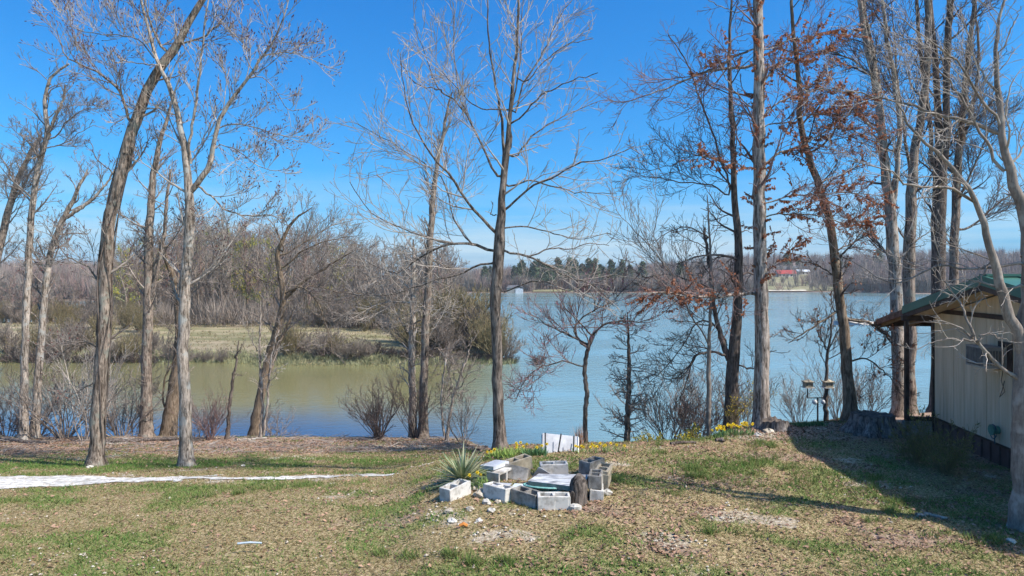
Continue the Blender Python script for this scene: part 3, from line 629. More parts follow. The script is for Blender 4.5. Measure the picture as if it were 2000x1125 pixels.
hero('bare_tree', 'slim pale trunk at far left, the first of the pair standing by the water edge', 'tree', 22.5,
     [(45, 862, 20), (48, 720, 15), (52, 600, 14), (58, 480, 13), (66, 380, 12), (78, 310, 11), (92, 270, 10), (88, 200, 8), (100, 150, 6), (135, 125, 4)],
     stems=[[(92, 272, 8), (105, 235, 7), (122, 200, 5), (128, 165, 4)]],
     limbs=[c7((240, 680, 10), (330, 590), (400, 540), (500, 525)), c7((250, 720, 8), (330, 690), (400, 640), (470, 610)), [(88, 290, 5), (60, 310), (42, 290), (75, 268)]],
     barkm='bark_pale', n1=12, n2=6, n3=5, n4=3, L1=(1, 2.6), t1=(.55, 1), tip=.006)
hero('bare_tree', 'pale twin-topped trunk second from the far left, close beside the slim one by the water', 'tree', 23,
     [(66, 862, 20), (74, 760, 16), (82, 640, 14), (92, 540, 13), (105, 470, 12), (128, 420, 11), (148, 380, 8), (165, 345, 5), (170, 330, 3)],
     stems=[[(130, 425, 8), (160, 405, 7), (190, 380, 6), (212, 352, 4), (225, 330, 3)]],
     limbs=[[(82, 640, 5), (60, 610), (30, 600)], [(95, 520, 5), (115, 480), (110, 440)]],
     barkm='bark_pale', n1=12, n2=6, n3=5, n4=3, L1=(1, 2.2), t1=(.45, 1), tip=.006)
hero('bare_tree', 'bare tree slanting up from the left edge of the view', 'tree', 26,
     [(-75, 880, 22), (-45, 720, 18), (-20, 580, 16), (2, 470, 15), (20, 400, 13), (38, 345, 11), (62, 292, 8), (80, 262, 5)],
     stems=[], limbs=[[(15, 410, 6), (50, 352), (75, 300), (68, 280)], [(30, 370, 5), (10, 320), (-5, 300)]],
     barkm='bark_grey', n1=14, n2=7, n3=6, n4=3, L1=(1, 2.4), t1=(.5, 1), tip=.006)
hero('bare_tree', 'straight grey trunk at the water edge between the two trees of the drive', 'tree', 24,
     [(286, 858, 28), (286, 760, 22), (289, 600, 20), (290, 480, 18), (294, 400, 15), (302, 330, 12), (312, 280, 10), (325, 235, 7), (335, 200, 4)],
     stems=[[(293, 600, 10), (305, 540, 9), (318, 480, 8), (325, 400, 7), (333, 330, 5)]],
     limbs=[[(290, 470, 5), (262, 430), (230, 420)], [(325, 480, 5), (350, 450), (370, 400)]],
     barkm='bark_grey', n1=14, n2=6, n3=5, n4=3, L1=(1, 2.4), t1=(.35, 1), tip=.006)
hero('leaning_tree', 'thick brown leaning trunk behind the forked budding tree at the water edge', 'tree', 24.5,
     [(325, 852, 36), (338, 780, 28), (350, 700, 26), (352, 640, 22), (348, 590, 18), (338, 540, 14), (325, 510, 10), (312, 470, 6)],
     limbs=[[(350, 620, 6), (372, 560), (400, 520)], [(330, 800, 6), (322, 740), (345, 690), (343, 640)]], barkm='bark_brown', n1=10, n2=5, n3=5, n4=3, L1=(.8, 2), t1=(.4, 1), tip=.006)
hero('leaning_tree', 'mossy tree curving out over the cove with a drooping crown, left of centre', 'tree', 25,
     [(492, 852, 26), (505, 790, 20), (518, 730, 18), (530, 680, 17), (545, 630, 15), (553, 590, 14), (548, 540, 12), (542, 500, 10), (556, 460, 8), (580, 425, 5), (610, 405, 2)],
     stems=[[(550, 590, 9), (575, 565, 8), (600, 545, 7), (640, 520, 4), (690, 490, 2)], [(525, 730, 10), (545, 670, 9), (560, 640, 6), (575, 600, 2)]],
     limbs=[[(552, 570, 6), (590, 560), (620, 590), (638, 640), (650, 690)], [(545, 520, 6), (590, 490), (640, 470), (700, 460)], [(550, 490, 5), (540, 450), (520, 420)],
            [(545, 500, 5), (600, 470), (650, 440), (690, 430)], [(600, 560, 4), (660, 570), (740, 575)], [(548, 560, 4), (500, 540), (470, 500)]],
     barkm='bark_brown', twigm='twig_grey', n1=12, n2=6, n3=6, n4=2, L1=(1, 2.6), t1=(.4, 1), tip=.006, leaves=900, leafmat='yelleaf', lsize=.035)
hero('bare_tree', 'tall slim darker trunk of the close pair at the water, left of the spreading tree', 'tree', 24,
     [(826, 855, 24), (828, 760, 18), (830, 660, 17), (836, 560, 16), (841, 460, 14), (846, 380, 12), (854, 320, 9), (866, 260, 7), (875, 210, 5), (884, 180, 3)],
     limbs=[[(832, 690, 6), (855, 680), (868, 700), (880, 740), (895, 790)], [(840, 500, 5), (870, 520), (900, 530)]],
     barkm='bark_grey', twigm='twig_grey', n1=18, n2=7, n3=6, n4=3, L1=(.8, 1.9), t1=(.5, 1), tip=.006, up=.25)
hero('bare_tree', 'paler broken-topped trunk of the close pair at the water, left of the spreading tree', 'tree', 24.6,
     [(806, 855, 20), (806, 780, 16), (804, 720, 15), (805, 650, 14), (806, 590, 12), (807, 530, 10), (808, 490, 6), (808, 468, 3)],
     limbs=[[(803, 660, 6), (785, 630), (768, 600), (758, 570)], [(806, 600, 5), (760, 590), (710, 600), (660, 580)], [(808, 640, 4), (850, 620), (890, 600), (905, 590)],
            [(806, 560, 4), (770, 540), (720, 540), (690, 520)], [(808, 700, 4), (830, 690), (850, 700)]],
     barkm='bark_pale', twigm='twig_pale', n1=14, n2=7, n3=6, n4=3, L1=(.8, 2.2), t1=(.25, 1), tip=.006, up=.02)
hero('dead_sapling', 'thin dead sapling with stub branches by the water, right of the forked budding tree', 'tree', 22.8,
     [(443, 858, 9), (448, 800, 7), (455, 740, 6), (462, 700, 4), (466, 665, 2)], limbs=[[(455, 735, 4), (478, 733)], [(460, 700, 3), (470, 680), (472, 670)]],
     barkm='bark_dark', n1=3, n2=3, n3=2, n4=0, L1=(.2, .5), tip=.006)
hero('white_sapling', 'slender whitish sapling with two stems by the cove beside the mossy curving tree', 'tree', 23,
     [(508, 858, 7), (512, 790, 6), (508, 720, 5), (508, 640, 4), (510, 590, 2)], stems=[[(515, 850, 6), (522, 780, 5), (530, 700, 4), (540, 650, 2)]], limbs=[[(510, 700, 3), (490, 660), (480, 640)]],
     barkm='bark_pale', twigm='twig_pale', n1=8, n2=4, n3=3, n4=0, L1=(.4, 1.2), tip=.006)
hero('white_sapling', 'whitish thin leaning sapling pair right of the close pair of trunks', 'tree', 22.5,
     [(872, 852, 8), (880, 800, 6), (895, 745, 5), (915, 690, 4), (922, 660, 2)], stems=[[(868, 852, 6), (862, 790, 5), (868, 720, 4), (872, 690, 2)]], limbs=[[(892, 760, 3), (915, 730), (940, 720)]],
     barkm='bark_pale', twigm='twig_grey', n1=9, n2=5, n3=4, n4=0, L1=(.4, 1.1), tip=.006)
# --- redbud and cypress
c5 = lambda *pts: sc8(1000, 400, 2.046, pts, 1.15)
hero('redbud_tree', 'small flat-topped redbud with pinkish twigs right of the white panel', 'tree', 17,
     [(1144, 885, 11), (1143, 815, 10), (1146, 765, 10), (1142, 712, 9), (1151, 674, 9), (1157, 654, 8)],
     limbs=[c5((322, 522, 14), (350, 490), (420, 467), (520, 465), (590, 440)), c5((306, 572, 13), (260, 530), (248, 505), (270, 460), (330, 420), (400, 385), (470, 315)),
            c5((290, 640, 8), (220, 628), (140, 640), (60, 690), (15, 780)), c5((306, 575, 10), (250, 530), (200, 510), (130, 470), (60, 430)), c5((322, 520, 8), (290, 490), (240, 440), (190, 380)),
            c5((330, 420, 7), (330, 380), (300, 330))],
     barkm='bark_dark', twigm='twig_red', n1=3, n2=9, n3=6, n4=3, L1=(.5, 1.2), t1=(.8, 1), up=.16, tip=.0055, L2=(-.4, -.75), leaves=1500, leafmat='pink', lsize=.028, flare=1.15)
hero('cypress_sapling', 'small straight cypress with fine level branches, second small tree right of the white panel', 'tree', 18,
     [(1223, 876, 15), (1226, 800, 12), (1229, 720, 9), (1228, 680, 7), (1227, 640, 4), (1227, 610, 2)], barkm='bark_dark', twigm='twig_grey',
     n1=44, n2=6, n3=3, n4=3, L1=(.55, 1.15), t1=(.1, 1), ang=(65, 95), up=.03, wig=.06, n1r=.35, tip=.005, flare=1.2)
# --- right-hand woods
c6 = lambda *pts: sc8(1200, 0, 2.5, pts, 1.2)
hero('bare_tree', 'slender smooth sapling rising just left of the yellow daffodil clumps', 'tree', 17.4,
     [(1385, 838, 11), (1384, 760, 10), (1384, 700, 9), (1387, 630, 7), (1389, 560, 6), (1388, 500, 5), (1385, 430, 4), (1380, 380, 2)],
     limbs=[c5((785, 555, 8), (720, 450), (650, 290), (560, 180), (480, 90), (410, 20)), c5((787, 570, 5), (740, 540), (690, 520))], barkm='bark_smooth', twigm='twig_grey', n1=7, n2=6, n3=4, n4=3, L1=(.6, 1.6), tip=.0055, up=.15, flare=1.2)
hero('oak_tree', 'dark-barked tree with a low fork, left neighbour of the thick pale oak', 'tree', 18,
     [(1428, 836, 32), (1429, 770, 28), (1432, 700, 26), (1438, 640, 22), (1443, 560, 19), (1443, 480, 17), (1436, 400, 14), (1432, 330, 12), (1430, 260, 11), (1426, 180, 9), (1424, 100, 7), (1428, 20, 5), (1430, -50, 3)],
     stems=[c5((868, 620, 24), (845, 560, 22), (822, 480, 18), (805, 380, 16), (795, 280, 14), (780, 180, 12), (768, 90, 10)), c6((565, 920, 9), (520, 770, 9), (470, 620, 8), (430, 520, 8), (390, 400, 7), (345, 290, 6), (260, 170, 4))],
     limbs=[c5((860, 600, 12), (800, 590), (740, 600), (680, 680), (590, 700)), c5((855, 560, 10), (770, 460), (740, 470), (700, 540), (620, 640), (540, 720)), c6((560, 950, 10), (490, 910), (330, 890), (200, 868), (70, 860)),
            c5((800, 480, 8), (720, 470), (640, 460)), c5((780, 130, 8), (700, 90), (620, 110), (560, 160)), c5((750, 590, 7), (700, 700), (670, 800), (690, 890)), c5((900, 640, 9), (960, 655), (1010, 600), (1060, 580)),
            c5((800, 340, 7), (700, 300), (620, 280), (540, 290), (490, 320)), c6((600, 850, 6), (500, 780), (400, 760), (290, 800), (120, 850))],
     barkm='bark_dark', twigm='twig_dark', n1=11, n2=6, n3=5, n4=3, L1=(1, 2.4), t1=(.3, 1), tip=.0055, wig=.13, up=.08)
hero('oak_tree', 'thick pale straight oak trunk holding rust-brown leaves, beside the small low stump', 'tree', 16.4,
     [(1487, 838, 39), (1487, 770, 32), (1488, 700, 31), (1488, 600, 29), (1485, 500, 28), (1482, 400, 27), (1483, 300, 26), (1482, 200, 24), (1482, 100, 22), (1480, 0, 20), (1478, -120, 16)],
     limbs=[c6((690, 310, 16), (560, 332), (440, 352), (330, 400), (200, 450), (80, 490), (0, 505)), c6((695, 225, 11), (600, 270), (500, 330), (400, 360)), c6((700, 560, 9), (640, 500), (540, 380), (500, 250)),
            c5((985, 365, 18), (900, 360), (800, 370), (700, 365), (600, 350), (540, 355)), c6((730, 400, 12), (780, 340), (850, 310), (960, 280), (1080, 240)),
            c6((730, 800, 14), (790, 750), (920, 712), (1000, 655), (1120, 620), (1240, 670), (1300, 690)), c6((735, 1000, 9), (850, 960), (1000, 950), (1150, 940), (1310, 960)),
            c6((740, 1060, 9), (850, 1045), (1000, 1055), (1150, 1090), (1280, 1060)), c6((735, 560, 10), (800, 500), (900, 460), (1000, 440), (1240, 480)), c6((730, 620, 8), (830, 600), (950, 560), (1100, 560), (1260, 560)),
            c5((985, 310, 9), (1020, 260), (1080, 210), (1150, 150)), c6((735, 240, 7), (840, 200), (950, 180), (1100, 150), (1200, 140)), c6((680, 820, 7), (600, 800), (520, 780), (400, 760)),
            c5((985, 590, 6), (1030, 530), (1080, 500)), c6((690, 40, 7), (600, 60), (480, 10), (420, -20))],
     barkm='bark_oak', twigm='twig_red', n1=18, n2=7, n3=6, n4=3, L1=(.8, 2.2), t1=(.45, 1), tip=.0055, wig=.12, up=.05, leaves=13000, leaf_limbs=[1, 4, 5, 6, 7, 8, 9, 11, 12, 3, 10], lsize=.072, flare=1.35)
hero('leaning_tree', 'dark trunk leaning left as it rises, between the low stump and the big stump', 'tree', 17.2,
     [(1663, 832, 30), (1658, 760, 24), (1652, 690, 22), (1645, 620, 20), (1636, 550, 20), (1628, 480, 18), (1614, 410, 16), (1596, 350, 15), (1576, 295, 13), (1562, 240, 12), (1562, 180, 11), (1555, 110, 9), (1548, 30, 7), (1545, -50, 5)],
     limbs=[[(1650, 620, 9), (1700, 632), (1735, 660), (1752, 700)], [(1645, 610, 8), (1610, 625), (1570, 650), (1540, 670)], [(1655, 700, 6), (1690, 700), (1730, 730), (1760, 770)], [(1640, 560, 5), (1600, 520), (1560, 510)],
            [(1580, 300, 7), (1610, 280), (1650, 230), (1690, 190)], [(1562, 190, 6), (1600, 160), (1650, 150)], [(1630, 500, 5), (1670, 470), (1700, 420)]],
     barkm='bark_brown', twigm='twig_dark', n1=14, n2=7, n3=6, n4=3, L1=(.8, 2.4), t1=(.25, 1), tip=.0055, wig=.12, leaves=700, lsize=.08)
hero('bare_tree', 'tall trunk rising just behind the big stump, bending left towards its top', 'tree', 19,
     [(1757, 832, 30), (1756, 740, 26), (1752, 640, 25), (1750, 560, 25), (1744, 480, 24), (1738, 400, 22), (1728, 320, 19), (1720, 240, 17), (1712, 170, 15), (1695, 90, 13), (1682, 20, 11), (1670, -80, 8)],
     stems=[[(1716, 190, 10), (1706, 110, 9), (1690, 30, 8), (1685, -40, 6)], [(1740, 420, 12), (1752, 330, 11), (1756, 230, 10), (1740, 120, 9), (1725, 20, 7), (1718, -50, 5)]],
     limbs=[[(1750, 520, 9), (1710, 470), (1680, 440), (1640, 420)], [(1752, 500, 7), (1790, 470), (1820, 450)], [(1720, 250, 7), (1670, 220), (1640, 200)], [(1756, 700, 8), (1730, 650), (1700, 630), (1660, 620)], [(1712, 160, 7), (1670, 120), (1620, 100), (1560, 105)]],
     barkm='bark_pale', twigm='twig_dark', n1=11, n2=6, n3=5, n4=3, L1=(1, 2.4), t1=(.4, 1), tip=.0055, wig=.12)
hero('bare_tree', 'trunk standing close beside and right of the one behind the big stump', 'tree', 20,
     [(1777, 832, 24), (1777, 740, 22), (1778, 640, 22), (1776, 560, 24), (1776, 480, 24), (1778, 400, 22), (1783, 330, 19), (1795, 250, 16), (1806, 170, 15), (1812, 90, 14), (1812, 0, 12), (1812, -80, 9)],
     limbs=[[(1780, 340, 8), (1764, 260), (1755, 180), (1748, 90), (1740, 0)], [(1780, 400, 6), (1830, 380), (1870, 330)], [(1800, 240, 6), (1840, 200), (1860, 150)], [(1776, 470, 6), (1740, 430), (1700, 410)]],
     barkm='bark_grey', twigm='twig_dark', n1=10, n2=7, n3=6, n4=3, L1=(1, 2.4), t1=(.45, 1), tip=.0055, wig=.12)
hero('bare_tree', 'double trunk growing up from behind the cabin roof, next to its left end', 'tree', 20.5,
     [(1832, 800, 32), (1833, 640, 29), (1833, 540, 28), (1833, 440, 28), (1836, 340, 27), (1834, 260, 16), (1830, 180, 13), (1825, 100, 12), (1815, 0, 10), (1810, -80, 7)],
     stems=[[(1838, 350, 16), (1848, 280, 15), (1848, 180, 14), (1850, 100, 14), (1855, 20, 13), (1858, -80, 10)], [(1822, 330, 9), (1815, 230, 9), (1800, 120, 8), (1792, 30, 7), (1790, -60, 5)]],
     limbs=[[(1838, 330, 7), (1870, 260), (1885, 200), (1900, 120)], [(1832, 420, 6), (1800, 380), (1775, 350)]], barkm='bark_dark', twigm='twig_dark', n1=9, n2=7, n3=6, n4=3, L1=(1, 2.4), t1=(.5, 1), tip=.0055, wig=.12)
hero('bare_tree', 'slimmer trunk behind the cabin roof, between the double trunk and the near right-hand tree', 'tree', 21,
     [(1862, 800, 20), (1863, 640, 18), (1863, 540, 18), (1866, 440, 17), (1868, 360, 16), (1872, 300, 14), (1882, 220, 12), (1888, 130, 11), (1900, 40, 9), (1912, -60, 7)],
     stems=[[(1870, 310, 8), (1885, 260, 7), (1905, 180, 6), (1910, 80, 5), (1900, 0, 4)]],
     limbs=[c6((1700, 1120, 14), (1850, 1010), (1960, 930), (2050, 860)), [(1866, 400, 7), (1900, 330), (1925, 270), (1950, 200)], [(1868, 500, 5), (1840, 460), (1820, 430)]],
     barkm='bark_grey', twigm='twig_dark', n1=10, n2=7, n3=6, n4=3, L1=(1, 2.4), t1=(.45, 1), tip=.0055, wig=.12)
c2 = lambda *pts: sc8(1600, 500, 1.8, pts, 1.2)
hero('foreground_tree', 'smooth grey tree close by the cabin wall at the right edge, with bent pale limbs', 'tree', 8.9,
     [(2003, 1025, 56), (2003, 960, 52), (2003, 860, 50), (2004, 760, 48), (2006, 690, 46), (2012, 600, 38), (2014, 500, 32), (2006, 430, 28), (1990, 390, 22), (1975, 350, 19), (1964, 304, 16), (1956, 248, 14), (1948, 180, 11), (1946, 100, 8), (1952, 32, 6), (1970, -30, 4)],
     stems=[[(1998, 690, 26), (1980, 630, 23), (1957, 567, 20), (1936, 500, 16), (1924, 450, 14), (1908, 400, 11), (1880, 352, 9), (1848, 312, 8), (1800, 272, 6), (1772, 236, 5), (1752, 200, 3)]],
     limbs=[c2((690, 430, 17), (620, 375), (570, 320), (535, 280), (480, 240), (405, 230)), c2((540, 275, 11), (515, 210), (480, 140), (440, 90), (400, 35)), c2((545, 285, 9), (470, 290), (400, 300), (340, 330)),
            c2((560, 290, 8), (600, 275), (640, 290), (680, 300)), c2((700, 25, 12), (600, 40), (500, 45), (400, 38), (340, 80), (260, 95), (180, 60), (100, 10)),
            [(1956, 262, 10), (1880, 236), (1800, 212), (1728, 192), (1600, 172)], [(1955, 250, 8), (1920, 200), (1870, 120), (1800, 70), (1750, 30)], [(1905, 395, 9), (1860, 368), (1780, 362), (1740, 336), (1660, 312)],
            [(1990, 400, 12), (2040, 330), (2080, 240)], [(1970, 330, 9), (1930, 280), (1880, 200), (1830, 130), (1790, 60)], [(1975, 350, 8), (2010, 270), (2030, 180)], [(1990, 560, 7), (1960, 562), (1900, 548), (1830, 552)],
            [(2000, 500, 9), (2060, 430), (2120, 380)], [(1950, 180, 7), (1910, 130), (1890, 60), (1850, 0)], [(1946, 110, 5), (1975, 60), (1995, 10)], [(1940, 505, 6), (1918, 540), (1906, 570), (1915, 600)]],
     barkm='bark_smooth', twigm='twig_pale', n1=7, n2=6, n3=4, n4=2, L1=(.6, 1.5), t1=(.6, 1), tip=.003, wig=.12, up=.06, flare=1.45, lump=.03)

# ------------------------------------------------------------------ bushes (near)
def bush(name, label, base, h, w_, stems=24, kids=5, k2=4, mat='twig_grey', tip=.004, r=.014, leaves=0, leafmat='shrubleaf', lsize=.03, group=None, up=.25, flowers=0, wig=.12):
    root = thing(name, label, 'shrub', tuple(base), group=group)
    a = rng.uniform(0, 2 * math.pi, stems); sp = rng.random(stems) ** .6
    N = 8; pts = [np.stack([np.cos(a) * .06 * w_, np.sin(a) * .06 * w_, np.full(stems, -.05)], 1)]
    d = np.stack([np.cos(a) * sp * w_ / h, np.sin(a) * sp * w_ / h, np.ones(stems)], 1); d /= np.linalg.norm(d, axis=1, keepdims=True)
    ln = h * rng.uniform(.6, 1.05, stems)[:, None] / (N - 1)
    for _ in range(N - 1):
        d = d + rng.normal(size=d.shape) * wig; d /= np.linalg.norm(d, axis=1, keepdims=True); pts.append(pts[-1] + d * ln)
    S = np.stack(pts, 1); SR = np.linspace(1, .25, N)[None] * r * rng.uniform(.5, 1, stems)[:, None]
    mb = MB(); V, F = tubes(S, SR, 4); mb.add(V, F); mb.obj('stem_cluster', M[mat], root, True)
    c1 = grow(S, SR, kids, .25, 1, (-.25, -.5), (20, 60), up, wig, 5, .7, r * .6, tip); c2_ = grow(c1[0], c1[1], k2, .15, 1, (-.35, -.7), (20, 60), up, wig, 4, .8, r * .4, tip * .8)
    mb = MB(); V, F = tubes(c1[0], c1[1], 3); mb.add(V, F); V, F = tubes(c2_[0], c2_[1], 3); mb.add(V, F); tag(mb.obj('crown', M[mat], root, True), kind='stuff')
    if leaves: leaf_mesh('foliage', c2_[0], leaves, lsize, M[leafmat], root, np.zeros(3), hang=0)
    return root
bush('bare_shrub', 'dark dense bare thicket bush at the water edge, left of the close pair of trunks', BP(742, 22.8), 1.9, 1.5, 30, 6, 5, 'twig_dark', tip=.006, r=.025)
bush('bare_shrub', 'reddish twiggy bush by the water just right of the forked budding tree', BP(410, 22.6), 1.7, .9, 36, 4, 3, 'twig_red', tip=.005)
bush('bare_shrub', 'loose grey brush at the water between the far-left pair and the leaning trunk', BP(125, 23), 3.2, 2.4, 22, 6, 6, 'twig_grey', tip=.006, r=.03)
bush('bare_shrub', 'pale tangled brush hanging at the water just left of the leaning trunk', BP(165, 22.3), 3.4, 1.8, 14, 6, 6, 'twig_pale', tip=.006, r=.03)
bush('bare_shrub', 'grey brush at the water edge just right of the leaning trunk', BP(235, 23.8), 3.0, 2.2, 20, 6, 5, 'twig_grey', tip=.006, r=.025)
bush('bare_shrub', 'brush in the bottom left corner of the shoreline, at the edge of the view', BP(8, 24.5), 3.0, 2.2, 20, 6, 5, 'twig_dark', tip=.006, r=.025)
bush('bare_shrub', 'thin brambly bush right of the close pair of trunks', BP(905, 21.8), 2.0, 1.5, 16, 5, 4, 'twig_grey', tip=.005, r=.015)
bush('bare_shrub', 'brush tangle at the foot of the close pair of trunks', BP(812, 23.2), 2.6, 1.2, 22, 5, 4, 'twig_dark', tip=.005, r=.018)
bush('bare_shrub', 'brown thicket between the small cypress and the slender sapling', BP(1310, 19.2), 2.3, 2.0, 34, 7, 6, 'twig_grey', tip=.0055, r=.016)
bush('bare_shrub', 'reddish thicket just left of the slender sapling by the daffodils', BP(1365, 19.0), 2.0, 1.3, 26, 6, 5, 'twig_red', tip=.0055, r=.014)
bush('bare_shrub', 'grey thicket behind the dark-barked forked tree', BP(1450, 19.5), 2.2, 1.6, 22, 6, 5, 'twig_grey', tip=.005, r=.014)
bush('bare_shrub', 'fine brush growing between the bird house pole and the dark leaning trunk', BP(1636, 18.6), 1.9, 1.1, 26, 5, 5, 'twig_grey', tip=.0045, r=.012)
bush('bare_shrub', 'low brush left of the bird house pole', BP(1560, 18.8), 1.5, 1.0, 20, 5, 4, 'twig_grey', tip=.0045, r=.012)
bush('bare_shrub', 'small dark brush patch below the dark leaning trunk beside the big stump', BP(1695, 18.2), 1.3, .9, 20, 5, 4, 'twig_dark', tip=.0045, r=.01)
hero('bare_sapling', 'thin young tree standing right behind the bird house pole', 'tree', 18,
     [(1614, 832, 11), (1613, 780, 9), (1614, 730, 7), (1616, 690, 6), (1622, 660, 4), (1625, 600, 2)], limbs=[[(1616, 695, 5), (1600, 655), (1590, 620)], [(1618, 680, 4), (1640, 640), (1655, 600)]],
     barkm='bark_dark', n1=9, n2=6, n3=4, n4=3, L1=(.6, 1.3), t1=(.45, 1), up=.25, tip=.005, flare=1.1)
bush('cabin_shrub', 'leafing shrub by the cabin, left one of the two in its shade', GP(1785, 905), .75, .5, 40, 4, 4, 'twig_olive', tip=.003, r=.007, leaves=900, lsize=.028)
bush('cabin_shrub', 'larger leafing shrub nearer the cabin wall, right one of the two in its shade', GP(1848, 925), .95, .75, 50, 4, 4, 'twig_olive', tip=.003, r=.008, leaves=1300, lsize=.028)
bush('bare_shrub', 'wide tangle of dark twisting branches at the far-left shoreline, behind the far-left pair', BP(55, 24.5), 2.4, 3.4, 16, 8, 6, 'twig_dark', tip=.006, r=.03, wig=.28)
bush('bare_shrub', 'twisted pale branches reaching over the water between the leaning trunk and the straight grey one', BP(262, 24.8), 2.6, 2.8, 14, 8, 6, 'twig_grey', tip=.006, r=.028, wig=.26)
bush('bare_shrub', 'tangled twigs around the foot of the mossy curving tree', BP(540, 24.2), 1.4, 1.6, 16, 6, 5, 'twig_grey', tip=.0055, r=.016, wig=.24)
bush('bare_shrub', 'low tangle of grey twigs right of the thick brown leaning trunk', BP(385, 24), 1.3, 1.5, 16, 6, 4, 'twig_grey', tip=.0055, r=.014, wig=.22)
bush('forsythia_shrub', 'forsythia with sparse yellow flowers at the foot of the dark forked tree', BP(1432, 17.2), .95, .5, 20, 4, 3, 'twig_olive', tip=.004, r=.008, leaves=170, leafmat='yellow', lsize=.036)
bush('forsythia_shrub', 'low forsythia with yellow flowers left of the daffodil clumps', BP(1345, 16.8), .5, .9, 26, 4, 3, 'twig_olive', tip=.004, r=.007, leaves=600, leafmat='yelleaf', lsize=.045)
bush('forsythia_shrub', 'arching yellow flowering branch leaning against the left side of the thick pale oak', BP(1462, 17.0), 1.1, .45, 9, 4, 3, 'twig_olive', tip=.004, r=.007, leaves=120, leafmat='yellow', lsize=.035)
bush('flowering_shrub', 'low yellowish shrub on the crest beside the small cypress', BP(1270, 15.9), .35, .9, 26, 4, 3, 'twig_olive', tip=.0035, r=.006, leaves=500, leafmat='yelleaf', lsize=.04)
bush('flowering_shrub', 'yellow-tipped twigs growing in front of the porch sill beside the cabin corner', P(1800, 838, 14.6), .55, .45, 12, 4, 3, 'twig_olive', tip=.003, r=.006, leaves=140, leafmat='yelleaf', lsize=.035)

# ------------------------------------------------------------------ woods across the cove
def proto_tree(name, label, h, seed_up, barkm, twigm, spread=.3, n1=16, group=None, green=0, leafmat='yelleaf', r=.14):
    root = thing(name, label, 'tree', (0, 0, 0), group=group)
    tp = np.array([[0, 0, -.4], [rng.normal() * .2, rng.normal() * .2, h * .4], [rng.normal() * .5, rng.normal() * .5, h * .75], [rng.normal() * .7, rng.normal() * .7, h]])
    TP, TR = resample(tp, [r, r * .75, r * .4, .03], 12); mb = MB(); mb.tube(TP, TR, 6, False); mb.obj('trunk', M[barkm], root, True)
    c1 = grow(TP[None], TR[None], n1, .22, 1., (h * spread * .8, h * spread * 1.4), (25, 60), seed_up, .1, 6, .55, .08, .03, taper=.5, weight=False)
    c2_ = grow(c1[0], c1[1], 6, .15, 1., (-.35, -.6), (20, 60), seed_up, .12, 4, .6, .045, .022)
    c3 = grow(c2_[0], c2_[1], 5, .15, 1., (-.4, -.8), (20, 60), seed_up, .1, 3, .7, .028, .014)
    mb = MB()
    for c, s_ in ((c1, 4), (c2_, 3), (c3, 3)): V, F = tubes(c[0], c[1], s_); mb.add(V, F)
    tag(mb.obj('crown', M[twigm], root, True), kind='stuff')
    if green: leaf_mesh('foliage', c3[0], green, .22, M[leafmat], root, np.zeros(3), hang=0)
    return root
WG = 'bare trees of the wood across the cove'
kinds = [('bare grey tree in the wood behind the far field', 'bark_grey', 'twig_far', 0), ('bare brown-red tree in the wood behind the far field', 'bark_brown', 'twig_farred', 0),
         ('tree with fresh pale green buds in the wood behind the far field', 'bark_grey', 'twig_green', 700), ('tall dark-trunked bare tree in the wood behind the far field', 'bark_dark', 'twig_far', 0)]
protos = []
for i, (lb, bm_, tm, gr) in enumerate([kinds[0], kinds[0], kinds[1], kinds[2], kinds[3], kinds[3]]):
    protos.append(proto_tree('woodland_tree', lb, 11 + 1.2 * (i % 3), .12, bm_, tm, .24 + .05 * (i % 2), group=WG + ', kind ' + ['grey', 'grey', 'red brown', 'budding green', 'dark trunked', 'dark trunked'][i], green=gr, r=.17))
used = [False] * len(protos)
spots = []
def wood_top(px): return np.interp(px, [-100, 200, 330, 420, 520, 620, 700, 800, 880, 960], [520, 512, 465, 445, 462, 474, 486, 496, 508, 535])
tries = 0
while len(spots) < 285 and tries < 6000:
    tries += 1
    px = rng.uniform(215, 950); d = 98 + 85 * rng.random() ** 1.5
    if px > 560: d = np.interp(px, [560, 700, 800, 850, 950], [98, 96, 92, 80, 120]) + (160 - np.interp(px, [560, 950], [98, 90])) * rng.random() ** 1.5
    x = (px - 1000) / FPX * d
    if pen_dist(x, d) < 4: continue
    if any((x - s[0]) ** 2 + (d - s[1]) ** 2 < 4 for s in spots): continue
    spots.append((x, d, px))
for (x, y, px) in spots:
    k = int(rng.choice([0, 1, 2, 3, 4, 5], p=[.25, .25, .12, .12, .13, .13]))
    if 700 < px and k == 3: k = 0
    top = wood_top(px) + rng.normal() * 9; z = float(pen_z(x, y)); hh = CAMZ - (top - HZ) / FPX * y - z
    s = float(np.clip(hh / 12.5, .45, 1.35)); rz = rng.uniform(0, 6.28)
    if not used[k]: o = protos[k]; o.location = (x, y, z); o.scale = (s, s, s); o.rotation_euler[2] = rz; used[k] = True
    else: dup(protos[k], (x, y, z), rz, (s * rng.uniform(.85, 1.1), s * rng.uniform(.85, 1.1), s))
for px in np.linspace(-60, 232, 52):
    d = rng.uniform(106, 121); x = (px + rng.normal() * 5 - 1000) / FPX * d; k = int(rng.choice([0, 1, 2, 4])); s = rng.uniform(.32, .62)
    dup(protos[k], (x, d, float(pen_z(x, d))), rng.uniform(0, 6.28), (s * 1.3, s * 1.3, s))
